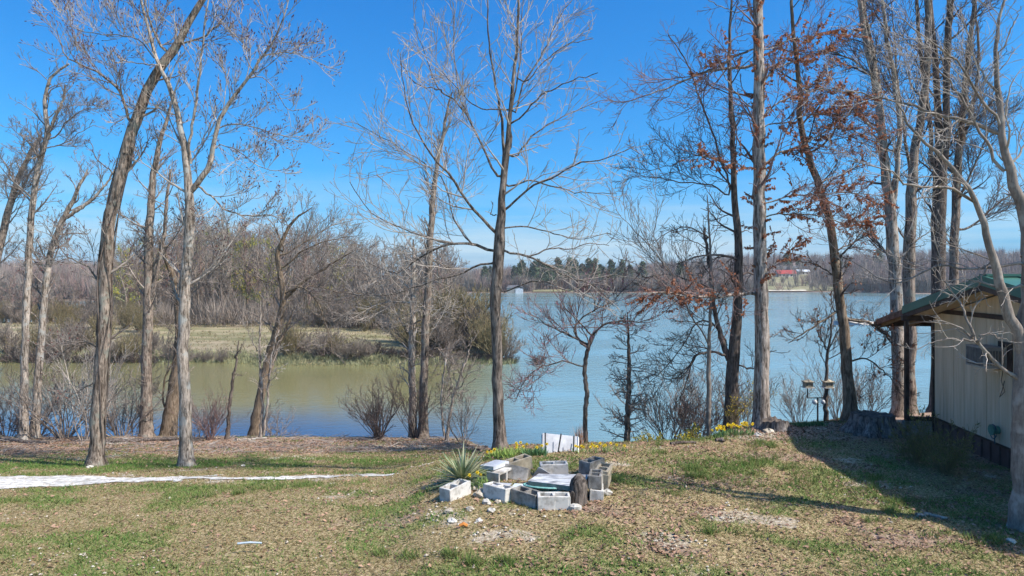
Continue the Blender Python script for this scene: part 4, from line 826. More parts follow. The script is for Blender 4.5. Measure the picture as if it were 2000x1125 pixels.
# undergrowth of the wood: one countless mass
def spray(bases, h, w_, n, width, tintn=None):
    """bundles of thin upright blades: far brush"""
    K = len(bases); b = np.repeat(bases, n, 0); hh = np.repeat(h, n) * rng.uniform(.5, 1.05, K * n); ww = np.repeat(w_, n)
    a = rng.uniform(0, 2 * math.pi, K * n); sp = rng.random(K * n) ** .5
    top = b + np.stack([np.cos(a) * sp * ww, np.sin(a) * sp * ww, hh], 1)
    st = b + np.stack([np.cos(a) * sp * ww * .35, np.sin(a) * sp * ww * .35, hh * rng.uniform(0, .55, K * n)], 1)
    a2 = rng.uniform(0, math.pi, K * n); wd = np.stack([np.cos(a2), np.sin(a2), np.zeros(K * n)], 1) * (width * rng.uniform(.5, 1.3, K * n))[:, None]
    V = np.stack([st - wd, st + wd, top], 1).reshape(-1, 3)
    return V, np.arange(len(V)).reshape(-1, 3)
ub = []
while len(ub) < 1500:
    px = rng.uniform(205, 945); d = rng.uniform(94, 190)
    if px > 560: d = rng.uniform(96, 190)
    x = (px - 1000) / FPX * d
    if pen_dist(x, d) > 2.5: ub.append((x, d, float(pen_z(x, d))))
ub = np.array(ub); V, F = spray(ub, rng.uniform(1.2, 5.5, len(ub)), rng.uniform(1.6, 3.8, len(ub)), 46, .04)
tag(mesh_np('undergrowth', V, F, M['twig_far'], smooth=False), 'grey-brown undergrowth filling the wood behind the far field', 'undergrowth', kind='stuff')

# willows and brush along the cove bank
WB = 'waterside bushes along the cove bank'
bprotos = [bush('waterside_bush', 'tan willow bush on the far bank of the cove', (0, 0, 0), 3.4, 1.9, 46, 5, 4, 'twig_olive', tip=.014, r=.035, group=WB + ', tan', up=.3),
           bush('waterside_bush', 'grey-brown bare bush on the far bank of the cove', (0, 0, 0), 3.0, 2.0, 40, 5, 5, 'twig_far', tip=.014, r=.035, group=WB + ', grey', up=.2),
           bush('waterside_bush', 'tangled dark bush low on the far bank of the cove', (0, 0, 0), 1.6, 1.7, 36, 5, 4, 'twig_dark', tip=.014, r=.03, group=WB + ', dark', up=.05)]
bu = [False] * 3
blist = [(px_ + rng.normal() * 5, 104 + rng.random() * 14, int(rng.choice([0, 1, 1])), rng.uniform(.7, 1.25)) for px_ in np.linspace(-20, 230, 26)]
for px in np.linspace(8, 330, 18): blist.append((px + rng.normal() * 6, 67.5 + rng.random() * 5, int(rng.choice([0, 1, 1])), rng.uniform(.6, 1.2)))
for px in np.linspace(10, 300, 10): blist.append((px, 67.6, 2, rng.uniform(.6, 1)))
for px in (352, 380, 402, 432): blist.append((px, 68, 1, .45 + .2 * rng.random()))
for px in (556, 566, 575, 590, 598, 612, 622, 640, 648, 660, 672, 686, 700, 716, 735): blist.append((px + rng.normal() * 3, 66.6 + rng.random() * 5, int(rng.choice([1, 2, 1, 0])), rng.uniform(.5, 1.1)))
for px in np.linspace(60, 300, 9): blist.append((px + rng.normal() * 8, 76 + rng.random() * 26, int(rng.choice([0, 1])), rng.uniform(.7, 1.2)))
for px in np.linspace(795, 985, 20): blist.append((px, 68 + rng.random() * 14 * (px < 960), int(rng.choice([0, 0, 1])), rng.uniform(1.2, 1.95) * (1 if px < 950 else .8)))
for px in np.linspace(610, 800, 14): blist.append((px, 90 + rng.random() * 12, int(rng.choice([0, 1])), rng.uniform(.9, 1.5)))
for px in np.linspace(760, 1000, 12): blist.append((px, 67.3, 2, rng.uniform(.5, .9)))
for (px, d, k, s) in blist:
    x = (px - 1000) / FPX * d; z = max(float(pen_z(x, d)), WATER - .2); rz = rng.uniform(0, 6.28)
    if not bu[k]: o = bprotos[k]; o.location = (x, d, z); o.scale = (s, s, s); bu[k] = True
    else: dup(bprotos[k], (x, d, z), rz, s)
o = dup(bprotos[2], tuple(P(1052, 712, 66)[:2]) + (WATER - .1,), 1., .8, 'small brown bush standing alone in the open lake water')
if 'group' in o: del o['group']
# rough grass and reeds along the water line of the field
qx = rng.uniform(-62, 1, 2600); qy = front(qx) + rng.normal(size=2600) * .9 + .8; kq = pen_dist(qx, qy) > -1.2; qx, qy = qx[kq], qy[kq]
V, F = spray(np.stack([qx, qy, np.maximum(pen_z(qx, qy), WATER - .1)], 1), rng.uniform(.25, .8, len(qx)), rng.uniform(.2, .6, len(qx)), 12, .022)
tag(mesh_np('bank_reeds', V, F, M['twig_green'], smooth=False), 'dry rough grass along the water line of the far field', 'grass', kind='stuff')
qx = rng.uniform(-75, 0, 9000); qy = rng.uniform(66, 122, 9000); kq = (pen_dist(qx, qy) > 1.5) & (fbm(qx * .12, qy * .12, 71, 3) > .42); qx, qy = qx[kq], qy[kq]
V, F = spray(np.stack([qx, qy, pen_z(qx, qy)], 1), rng.uniform(.12, .45, len(qx)), rng.uniform(.2, .5, len(qx)), 5, .03)
tag(mesh_np('field_tufts', V, F, M['twig_olive'], smooth=False), 'rough tufts of grass over the far field', 'grass', kind='stuff')
# far shore: woods as one mass plus pines
fb = []; 
while len(fb) < 6200:
    t = rng.uniform(-1.0, 1.05); e = 3 + 420 * rng.random() ** 2.2; d = float(far_edge(t)) + e
    if rng.random() > .05 and .362 < t < .485 and e < 118 and not (t > .435 and e > 45 + (t - .435) * -600 and e > 20): continue
    if .03 < t < .085 and e < 18: continue
    if -.5 < t < -.1: continue
    fb.append((t * d, d, float(far_z(t, d)) - .3, e))
fb = np.array(fb); hh = rng.uniform(7, 13, len(fb)) * (.75 + .6 * fbm(fb[:, 0] * .035, fb[:, 1] * .02, 55, 3)); hh[fb[:, 3] < 12] *= .8
sel = rng.random(len(fb)) < .24
for nm, s_, mt, lb in (('far_woods', ~sel, 'twig_far', 'grey-brown bare woods along the far lake shore and up the hills'), ('far_woods', sel, 'twig_farred', 'reddish bare trees scattered through the woods of the far shore')):
    q = fb[s_]; V, F = spray(q[:, :3], hh[s_], rng.uniform(2.6, 5.2, len(q)), 46, .14)
    tag(mesh_np(nm, V, F, M[mt], smooth=False), lb, 'woods', kind='stuff')
def pine(h):
    root = thing('pine_tree', 'dark green pine among the bare woods of the far shore', 'tree', group='pines on the far shore')
    mb = MB(); mb.tube([[0, 0, -.5], [0, 0, h]], [.25, .05], 6); mb.obj('trunk', M['bark_dark'], root)
    n = 420; z = h * (.35 + .65 * rng.random(n) ** .8); rad = (h - z) / h * h * .34 + .6; a = rng.uniform(0, 6.28, n); rr = rad * rng.random(n) ** .5
    c = np.stack([np.cos(a) * rr, np.sin(a) * rr, z], 1); u = rng.normal(size=(n, 3)) * .7; v = rng.normal(size=(n, 3)) * .7
    V = np.stack([c, c + u, c + v], 1).reshape(-1, 3); tag(mesh_np('crown', V, np.arange(3 * n).reshape(n, 3), M['pine'], root, False), kind='stuff'); return root
pp = [pine(15), pine(13)]; pu = [False, False]
pl = [(px + rng.normal() * 3, 360 + rng.random() * 45, rng.uniform(.85, 1.2)) for px in list(np.linspace(1008, 1215, 30)) + [1232, 1330, 1255, 948, 955, 1640, 1645, 1712, 1718, 1536, 1542, 1560]]
for i, (px, d, s) in enumerate(pl):
    t = (px - 1000) / FPX; d = max(d, float(far_edge(t)) + 12); 
    if px > 1500: d += 150
    k = i % 2; loc = (t * d, d, float(far_z(t, d)))
    if not pu[k]: o = pp[k]; o.location = loc; o.scale = (s, s, s); pu[k] = True
    else: dup(pp[k], loc, rng.uniform(0, 6), s)

# ------------------------------------------------------------------ far houses and boathouse
def house(name, label, px, py, d, w_, dp, h, roofm, wallm, rh=2., rz=0., door=False):
    c = P(px, py, d); z = float(far_z((px - 1000) / FPX, d)) if name != 'boathouse' else WATER
    z = min(z + .3, c[2] + .6) if name == 'boathouse' else z
    root = thing(name, label, 'house' if name != 'boathouse' else 'boathouse', (c[0], d, z), rz)
    mb = MB(); mb.box((0, 0, h / 2 - .5), (w_, dp, h + 1)); 
    mb.add([[-w_ / 2, -dp / 2, h], [w_ / 2, -dp / 2, h], [w_ / 2, 0, h + rh], [-w_ / 2, 0, h + rh], [-w_ / 2, dp / 2, h], [w_ / 2, dp / 2, h]], [[0, 1, 2], [0, 2, 3], [4, 3, 2], [4, 2, 5], [0, 3, 4], [1, 5, 2]]) if False else None
    mb.add([[-w_ / 2, -dp / 2, h], [-w_ / 2, 0, h + rh * .95], [-w_ / 2, dp / 2, h], [w_ / 2, -dp / 2, h], [w_ / 2, 0, h + rh * .95], [w_ / 2, dp / 2, h]], [[0, 1, 2], [3, 5, 4]])
    mb.obj('wall', M[wallm], root)
    mb = MB(); o = .4
    for s_ in (-1, 1):
        a = [(-w_ / 2 - o, s_ * (dp / 2 + o), h - .15), (w_ / 2 + o, s_ * (dp / 2 + o), h - .15), (w_ / 2 + o, 0, h + rh), (-w_ / 2 - o, 0, h + rh)]
        b = [(p[0], p[1], p[2] + .22) for p in a]; mb.hexa(a + b)
    mb.obj('roof', M[roofm], root)
    for xx in np.arange(-w_ / 2 + 1.2, w_ / 2 - .8, 2.6):
        q = MB(); q.box((xx, -dp / 2 - .03, h * .55), (1.1, .08, 1.1)); q.obj('window', M['glass'], root)
    return root
house('house', 'long red-roofed house in the clearing by the far shore', 1534, 551, 475, 12.5, 7, 2.4, 'redroof', 'housewall', 2.4)
house('house', 'pale-roofed low building in the trees right of the red-roofed house', 1567, 541, 500, 8.5, 6, 2.6, 'paleroof', 'housewall', 1.2)
house('house', 'grey-roofed house up the far slope, behind the red-roofed one', 1528, 534, 540, 8, 6, 2.6, 'greyroof', 'housewall', 1.8)
house('house', 'second grey-roofed house up the far slope, nearer the pale-roofed building', 1553, 534, 545, 8.5, 6, 2.6, 'greyroof', 'housewall', 1.8)
bh = thing('boathouse', 'white boathouse with a grey roof on the far shore behind the spreading tree', 'boathouse', (P(1006, 571, 350)[0], 350, WATER), 0)
mb = MB(); mb.box((0, 2, 1.35), (8.4, 5, 3.0)); mb.obj('wall', M['foundation'], bh)
mb = MB(); mb.box((2.1, -.6, .95), (3.9, .25, 2.1)); mb.add([[.1, -.73, 2.0], [4.1, -.73, 2.0], [2.1, -.73, 2.6]], [[0, 1, 2]]); mb.obj('front_wall', M['white'], bh)
mb = MB()
for a in ([(-4.4, -.8, 2.6), (.1, -.8, 2.8), (2.1, 2, 4), (-3.4, 2, 3.9)], [(-3.4, 2, 3.9), (2.1, 2, 4), (4.5, 4.8, 2.7), (-4.4, 4.8, 2.6)], [(.1, -.8, 2.8), (2.1, -.8, 3.55), (2.1, 2, 4.0), (.1, 2, 3.6)], [(2.1, -.8, 3.55), (4.4, -.8, 2.75), (4.5, 4.6, 2.75), (2.1, 2, 4.0)]):
    mb.hexa(list(a) + [(p[0], p[1], p[2] + .12) for p in a])
mb.obj('roof', M['greyroof'], bh)

# ------------------------------------------------------------------ cabin
cu = np.array([.126, .992, 0]); cr_ = np.array([.992, -.126, 0]); cb = np.array([7.35, 0, 0]); up_ = np.array([0, 0, 1.])
cabin = thing('cabin', 'cream board cabin with green metal roof and brown skirting, at the right edge', 'cabin', tuple(cb + cu * 12))
co = np.array(cabin.location)
def L(s, a, z): return cb + cu * s + cr_ * a + up_ * z - co
def lbox(mb, s0, s1, a0, a1, z0, z1, z0b=None, z1b=None):
    """box in wall coordinates; *b heights are at s1"""
    z0b = z0 if z0b is None else z0b; z1b = z1 if z1b is None else z1b
    mb.hexa([L(s0, a0, z0), L(s0, a1, z0), L(s1, a1, z0b), L(s1, a0, z0b), L(s0, a0, z1), L(s0, a1, z1), L(s1, a1, z1b), L(s1, a0, z1b)])
APEX, ZA = 12.24, 3.2; ZF = .215; ZN = .165
def roofz(s): return ZA - (ZF * (s - APEX) if s > APEX else ZN * (APEX - s))
s0 = 7.6; S1 = 15.12
mb = MB(); lbox(mb, s0, APEX, .03, 7, .1, roofz(s0) - .24, None, roofz(APEX) - .24); lbox(mb, APEX, S1 - .02, .03, 7, .1, roofz(APEX) - .24, None, roofz(S1) - .24); mb.obj('wall_core', M['siding'], cabin)
pos = s0; k = 0
while pos < S1 - .02:
    wd = .203; e = min(pos + wd - .008, S1); mb = MB(); lbox(mb, pos, e, -.0 - .004 * (k % 2), .028, .115, roofz(pos) - .245, None, roofz(e) - .245); mb.obj('siding_board', M['siding'], cabin); pos += wd; k += 1
pos = s0; k = 0
while pos < S1:
    e = min(pos + .295, S1 + .02); mb = MB(); lbox(mb, pos, e, .012, .05, -.5, .1); lbox(mb, pos + .24, pos + .285, -.022, .011, -.5, .098); mb.obj('skirting_panel', M['skirt'], cabin); pos += .3; k += 1
mb = MB(); lbox(mb, s0, S1 + .03, -.035, .0 - .006, .1, .135); mb.obj('base_trim', M['brown'], cabin)
mb = MB(); lbox(mb, S1, S1 + .07, -.03, .1, -.3, roofz(S1) - .3); mb.obj('corner_trim', M['brown'], cabin)
mb = MB(); lbox(mb, s0, S1 + .05, -.045, -.006, 2.41, 2.5); mb.obj('band_trim', M['brown'], cabin)
# roof: panels side by side on both slopes
EV = 17.17
for (sa, sb) in ((APEX + .01, 15.4), (s0 - .3, APEX - .01)):
    for j in range(14):
        a0 = -.48 + j * .55; mb = MB(); za, zb = roofz(sa), roofz(sb)
        lbox(mb, sa, sb, a0, a0 + .545, za - .03, za, zb - .03, zb); lbox(mb, sa, sb, a0 + .50, a0 + .54, za + .001, za + .028, zb + .001, zb + .028); mb.obj('roof_panel', M['green_roof'], cabin)
mb = MB(); lbox(mb, APEX - .12, APEX + .12, -.5, 7.3, ZA + .0, ZA + .045); mb.obj('ridge_cap', M['green_roof'], cabin)
for j in range(9):
    a0 = -.45 + j * .8; mb = MB(); sa, sb = 15.42, EV
    n = 16
    for q in range(8): lbox(mb, sa, sb, a0 + q * .1, a0 + q * .1 + .06, roofz(sa) - .05, roofz(sa) - .02, roofz(sb) - .05, roofz(sb) - .02)
    lbox(mb, sa, sb, a0, a0 + .79, roofz(sa) - .075, roofz(sa) - .052, roofz(sb) - .075, roofz(sb) - .052); mb.obj('porch_roof_panel', M['rust'], cabin)
for (sa, sb) in ((APEX, 15.42), (s0 - .3, APEX)):
    za, zb = roofz(sa), roofz(sb)
    mb = MB(); lbox(mb, sa, sb, -.545, -.49, za - .155, za + .02, zb - .155, zb + .02); mb.obj('fascia', M['green_roof'], cabin)
    mb = MB(); lbox(mb, sa, sb, -.53, -.485, za - .25, za - .157, zb - .25, zb - .157); mb.obj('fascia_board', M['brown'], cabin)
    mb = MB(); lbox(mb, sa, sb, -.484, -.006, za - .22, za - .2, zb - .22, zb - .2); mb.obj('soffit', M['siding'], cabin)
mb = MB(); lbox(mb, 15.43, EV, -.49, -.44, roofz(15.43) - .17, roofz(15.43) - .08, roofz(EV) - .17, roofz(EV) - .08); mb.obj('porch_rake_board', M['rust'], cabin)
for j, a0 in enumerate(np.arange(-.38, 6.5, .6)):
    mb = MB(); lbox(mb, 15.2, EV - .06, a0, a0 + .045, roofz(15.2) - .2, roofz(15.2) - .08, roofz(EV) - .2, roofz(EV) - .08); mb.obj('rafter', M['rafter'], cabin)
mb = MB(); lbox(mb, EV - .2, EV - .1, -.5, 7, roofz(EV) - .16, roofz(EV) - .06); lbox(mb, 15.2, 15.3, -.62, 7, roofz(15.2) - .34, roofz(15.2) - .22); mb.obj('porch_beam', M['brown'], cabin)
gt = MB()
zg = roofz(EV) - .16
gt.hexa([L(EV + .0, -1.42, zg), L(EV + .0, -.45, zg), L(EV + .11, -.45, zg), L(EV + .11, -1.42, zg), L(EV + .07, -1.42, zg + .09), L(EV + .07, -.45, zg + .09), L(EV + .11, -.45, zg + .09), L(EV + .11, -1.42, zg + .09)])
gt.obj('gutter', M['gutter'], cabin)
gt = MB(); lbox(gt, EV + .01, EV + .112, -.448, 6.8, roofz(EV) - .17, roofz(EV) - .08); o = gt.obj('gutter', M['brown'], cabin); tag(o, 'gutter length under the porch eave, its shade painted in brown')  # shaded run of the white gutter, eave shade put into its brown colour
mb = MB(); lbox(mb, 15.16, 15.24, -.58, -.5, -.25, roofz(15.2) - .345); mb.obj('post', M['brown'], cabin)
mb = MB(); lbox(mb, 15.14, 15.22, -.499, -.0, .02, .11); mb.obj('sill', M['brown'], cabin)
mb = MB(); lbox(mb, 15.16, 15.26, -.62, 6, -.6, .018); mb.obj('porch_foundation', M['foundation'], cabin)
mb = MB(); lbox(mb, 11.7, 11.95, -.02, .0 - .006, 2.62, 2.72); mb.obj('gable_vent', M['brown'], cabin)
# window unit in its frame
ac = thing('air_conditioner', 'window air conditioner sticking out of the cream cabin wall behind the near tree', 'air conditioner', tuple(cb + cu * 12.72 + up_ * 1.72)); aco = np.array(ac.location)
def ABX(n_, m_, s0_, s1_, a0, a1, z0_, z1_):
    mb = MB(); lbox(mb, s0_, s1_, a0, a1, z0_, z1_); o = mb.obj(n_, m_, ac); o.location = Vector(co - aco); return o
ABX('casing', M['ac'], 12.38, 13.02, -.40, -.0 - .03, 1.54, 1.92)
ABX('frame', M['brown'], 12.24, 12.66, -.03, -.008, 1.5, 2.02)
for k in range(11):
    ABX('louver', M['acdark'], 12.42 + k * .053, 12.42 + k * .053 + .03, -.412, -.401, 1.57, 1.89)
for k in range(6): ABX('side_louver', M['acdark'], 12.368, 12.379, -.36 + k * .05, -.36 + k * .05 + .028, 1.6, 1.86)
mb = MB(); q0 = cb + cu * 12.5 + cr_ * (-.03) - aco
mb.tube([q0 + up_ * 1.5, q0 + up_ * 1.3 + cu * .05, q0 + up_ * 1.12 - cu * .06, q0 + up_ * 1.0 + cu * .1, q0 + up_ * 1.14 + cu * .02, q0 + up_ * 1.32 - cu * .05], .006, 5); mb.obj('cable', M['darkmetal'], ac, True)
hr = thing('hose_reel', 'small green hose holder on the cabin wall just above the brown skirting', 'hose reel', tuple(cb + cu * 12.68 + up_ * .38))
mb = MB(); hn = -cr_; a = np.linspace(0, 2 * math.pi, 13); mb.tube([hn * .01, hn * .12], [.075, .075], 12); mb.tube([hn * .12, hn * .14], [.1, .1], 12); mb.obj('drum', M['meter'], hr)
mb = MB(); mb.tube([hn * .1 + cu * (.09 * math.cos(t)) * 1.2 + up_ * (.13 * math.sin(t) - .03) for t in a], .011, 6, False); mb.tube([hn * .1 + up_ * .1, hn * .1 - cu * .05 - up_ * .1, hn * .08 - cu * .02 - up_ * .25], .01, 6); mb.obj('hose', M['hosedark'], hr, True)

# ------------------------------------------------------------------ stumps
def stump(name, label, base, r, h, flare, jag, seed, mat='stump'):
    root = thing(name, label, 'stump', tuple(base)); S, H = 40, 9; rr = np.random.default_rng(seed)
    ph = rr.uniform(0, 6.28, 6); an = np.linspace(0, 2 * math.pi, S, endpoint=False)
    rib = .09 * np.sin(an * 5 + ph[0]) + .07 * np.sin(an * 9 + ph[1]) + .05 * np.sin(an * 15 + ph[2]) + .03 * rr.normal(size=S)
    V = []
    for i in range(H):
        f = i / (H - 1); rad = r * (1 + flare * (1 - f) ** 2.2) * (1 + rib * (1.3 - f * .7)); z = f * h + (jag * (.5 * np.sin(an * 2 + ph[3]) + .4 * rr.normal(size=S)) if i == H - 1 else 0) - (.08 if i == 0 else 0)
        V.append(np.stack([np.cos(an) * rad, np.sin(an) * rad, np.broadcast_to(z, (S,))], 1))
    V = np.vstack(V); idx = np.arange(H * S).reshape(H, S); a = idx[:-1]; b = idx[1:]
    F = np.stack([a, np.roll(a, -1, 1), np.roll(b, -1, 1), b], -1).reshape(-1, 4)
    mesh_np('bark', V, F, M[mat], root)
    rim = V[-S:]; inn = rim * np.array([.82, .82, 1]) + np.array([0, 0, -.03]); cen = np.array([[0, 0, h - .06]])
    W = np.vstack([rim, inn, cen]); k = np.arange(S); q = (k + 1) % S
    mesh_np('cut_top', W, [np.stack([k, q, q + S, k + S], 1), np.stack([k + S, q + S, np.full(S, 2 * S)], 1)], M['stumptop'], root)
    return root
stump('tree_stump', 'big weathered grey stump with flaring roots in the cabin shade', GP(1706, 846), .42, .43, .5, .03, 3)
b_ = GP(1515, 842); stump('tree_stump', 'low split stump beside the foot of the thick pale oak', b_, .28, .24, .3, .05, 8)
stump('tree_stump', 'small dark stump on the slope just left of the spreading tree', BP(940, 15.8), .16, .12, .5, .03, 12, 'burnt')

# ------------------------------------------------------------------ concrete blocks and rubble
def block_mesh():
    """two-cell block 0.39 x 0.19 x 0.19, cells along z, origin at the bottom"""
    l, w_, h, t = .39, .19, .19, .032
    xs = [-l / 2, -l / 2 + t, -t / 2, t / 2, l / 2 - t, l / 2]; ys = [-w_ / 2, -w_ / 2 + t, w_ / 2 - t, w_ / 2]
    V = []; F = []; solid = [[(j in (0, 2)) or (i in (0, 2, 4)) for j in range(3)] for i in range(5)]
    def vid(i, j, k): return (i * 4 + j) * 2 + k
    for i in range(6):
        for j in range(4):
            for k in range(2): V.append((xs[i], ys[j], k * h))
    for i in range(5):
        for j in range(3):
            if not solid[i][j]: continue
            F.append((vid(i, j, 1), vid(i + 1, j, 1), vid(i + 1, j + 1, 1), vid(i, j + 1, 1))); F.append((vid(i, j, 0), vid(i, j + 1, 0), vid(i + 1, j + 1, 0), vid(i + 1, j, 0)))
            for (di, dj, e) in ((-1, 0, ((i, j), (i, j + 1))), (1, 0, ((i + 1, j + 1), (i + 1, j))), (0, -1, ((i + 1, j), (i, j))), (0, 1, ((i, j + 1), (i + 1, j + 1)))):
                a, b = i + di, j + dj
                if 0 <= a < 5 and 0 <= b < 3 and solid[a][b]: continue
                (p, q), (r_, s_) = e
                F.append((vid(p, q, 1), vid(r_, s_, 1), vid(r_, s_, 0), vid(p, q, 0)))
    me = bpy.data.meshes.new('concrete_block'); me.from_pydata(V, [], F); me.update()
    import bmesh
    bm = bmesh.new(); bm.from_mesh(me); bmesh.ops.recalc_face_normals(bm, faces=bm.faces)
    ed = [e for e in bm.edges if len(e.link_faces) == 2 and e.calc_face_angle(0) > .5]
    bmesh.ops.bevel(bm, geom=ed, offset=.005, segments=1, affect='EDGES'); bm.to_mesh(me); bm.free()
    return me
BLK = block_mesh()
def blk(px, py, yaw, label, mat='block', tilt=None, up=0., d=None, side=False, s=1.12, name='concrete_block', group=None):
    tilt = tilt or (rng.normal() * 2.2, rng.normal() * 2.2)
    b = GP(px, py) if d is None else P(px, py, d)
    me = BLK.copy(); me.materials.append(M[mat]); o = bpy.data.objects.new(name, me); C.objects.link(o)
    v = np.array([q.co[:] for q in me.vertices]); v += rng.normal(size=v.shape) * .0015
    for q, c in zip(me.vertices, v): q.co = c
    o.rotation_mode = 'XYZ'; M3 = Matrix.Rotation(R(yaw), 3, 'Z') @ Matrix.Rotation(R(tilt[0]), 3, 'X') @ Matrix.Rotation(R(tilt[1]), 3, 'Y')
    if side: M3 = M3 @ Matrix.Translation((0, 0, 0)).to_3x3() @ Matrix.Rotation(R(90), 3, 'X')
    o.rotation_euler = M3.to_euler(); o.scale = (s, s, s)
    z = b[2] + up - .03
    if side: z += .095 * s; 
    o.location = (b[0], b[1], z)
    return tag(o, label, 'concrete block', group)
BG = None
blk(890, 970, 52, 'grey concrete block farthest left, in front of the spiky yucca')
blk(974, 974, -42, 'grey concrete block second from the left in the front row of the ring', 'block')
blk(1030, 984, -40, 'dark-stained concrete block third from the left in the front row, holes showing', 'block_dirty')
blk(1081, 992, 1, 'pale concrete block at the front of the ring, squarely facing the viewer')
blk(966, 938, 58, 'concrete block under a white cap, right of the yucca, its holes facing sideways', side=True, s=1.2)
blk(1003, 934, -12, 'stained grey block tilted back, in the left rear of the ring', 'block_dirty', tilt=(-22, 8))
blk(1013, 920, 32, 'tan block lying behind the tilted stained one at the rear left', 'block_tan', tilt=(0, -8), up=.03)
blk(1082, 926, 2, 'plain-faced block at the middle back of the ring', s=1.12)
blk(1156, 927, 50, 'dark-faced block at the back right corner of the ring', 'block_dirty', up=.06)
blk(1164, 972, 84, 'lower block of the stack at the right end of the ring', s=1.0)
blk(1164, 970, 79, 'upper blackened block of the stack at the right end of the ring', 'block_dirty', up=.19, s=.96)
blk(1176, 950, 76, 'tan block lying along the right side of the ring behind the stack', 'block_tan', up=.05)
o = blk(1179, 949, 72, 'tan cap block on top of the one along the right side of the ring', 'block_tan', up=.25, s=1); o.scale = (1.1, 1.1, .32)
b = GP(966, 938); mb = MB(); mb.box((0, 0, .03), (.44, .25, .055)); o = tag(mb.obj('cap_slab', M['white'], smooth=False), 'flat white cap slab lying on the sideways block beside the yucca', 'slab'); o.location = (b[0], b[1] + .0, b[2] + .205); o.rotation_euler = (R(-3), R(2), R(58))
# slab table, sheets
def plate(name, label, cat, pts, th, mat, edge=None):
    c = np.mean(pts, 0); root = thing(name, label, cat, tuple(c)) ; P4 = np.array(pts) - c
    mb = MB(); mb.hexa(list(P4 - np.array([0, 0, .006])) + list(P4)); mb.obj('face', M[mat], root)
    mb = MB(); Q = P4 * .996; mb.hexa(list(Q - np.array([0, 0, th])) + list(Q - np.array([0, 0, .008]))); mb.obj('core', M[edge or mat], root); return root
def atz(px, py, z): d = (CAMZ - z) * FPX / (py - HZ); return np.array([(px - 1000) / FPX * d, d, z])
plate('weathered_board', 'large weathered grey-white board lying flat in the ring of blocks', 'board', [atz(1031, 939, .27), atz(1128, 951, .27), atz(1157, 927, .285), atz(1052, 925, .285)], .07, 'slab', 'slabedge')
plate('blue_sheet', 'pale blue translucent sheet lying between the blocks left of the hose', 'sheet', [atz(990, 962, .14), atz(1030, 966, .12), atz(1040, 946, .14), atz(1005, 944, .17)], .012, 'bluesheet')
plate('white_sheet', 'white pointed sheet fragment propped behind the weathered board', 'sheet', [atz(1040, 930, .17), atz(1082, 929, .2), atz(1056, 913, .36) , atz(1052, 912, .37)], .01, 'white')
plate('white_sheet', 'white sheet piece lying on the second block of the front row', 'sheet', [atz(958, 950, .225), atz(984, 953, .225), atz(1000, 944, .235), atz(965, 942, .235)], .01, 'white')
# hose coils
hs = thing('garden_hose', 'teal garden hose coiled in the middle of the ring of blocks', 'hose', tuple(atz(1068, 966, .08)))
for k in range(7):
    mb = MB(); th = np.linspace(.2 + k * .3, 5.4 + k * .35, 30); rx = .16 + .026 * k; ry = .07 + .013 * k
    p = np.stack([np.cos(th) * rx + .03 * math.sin(k * 2.), np.sin(th) * ry, .04 + .07 * np.abs(np.sin(th * .5 + k)) + .006 * k], 1); mb.tube(p, .0135, 7); mb.obj('coil', M['hose' if k % 2 == 0 else 'hosedark'], hs, True)
# burnt log
lg = atz(1130, 984, .1); lo = thing('burnt_log', 'charred upright log at the right front of the ring beside the stacked blocks', 'log', tuple(lg))
mb = MB(); mb.tube([[0, .05, -.05], [.0, .07, .1], [.01, .09, .22], [.02, .13, .3], [.02, .18, .33]], [.125, .12, .12, .1, .05], 14, True, .12); mb.obj('trunk_piece', M['burnt'], lo, True)
mb = MB(); mb.tube([[-.12, -.02, .0], [-.08, 0, .14], [-.06, .04, .2]], [.05, .05, .02], 8, True, .15); mb.obj('splinter', M['burnt'], lo, True)
mb = MB(); mb.tube([[0, 0, 0], [.1, .26, .06], [.16, .5, .1]], [.018, .014, .012], 6); o = tag(mb.obj('iron_bar', M['rust'], smooth=True), 'rusty bar leaning from the log over the weathered board', 'bar'); o.location = tuple(atz(1140, 950, .26))
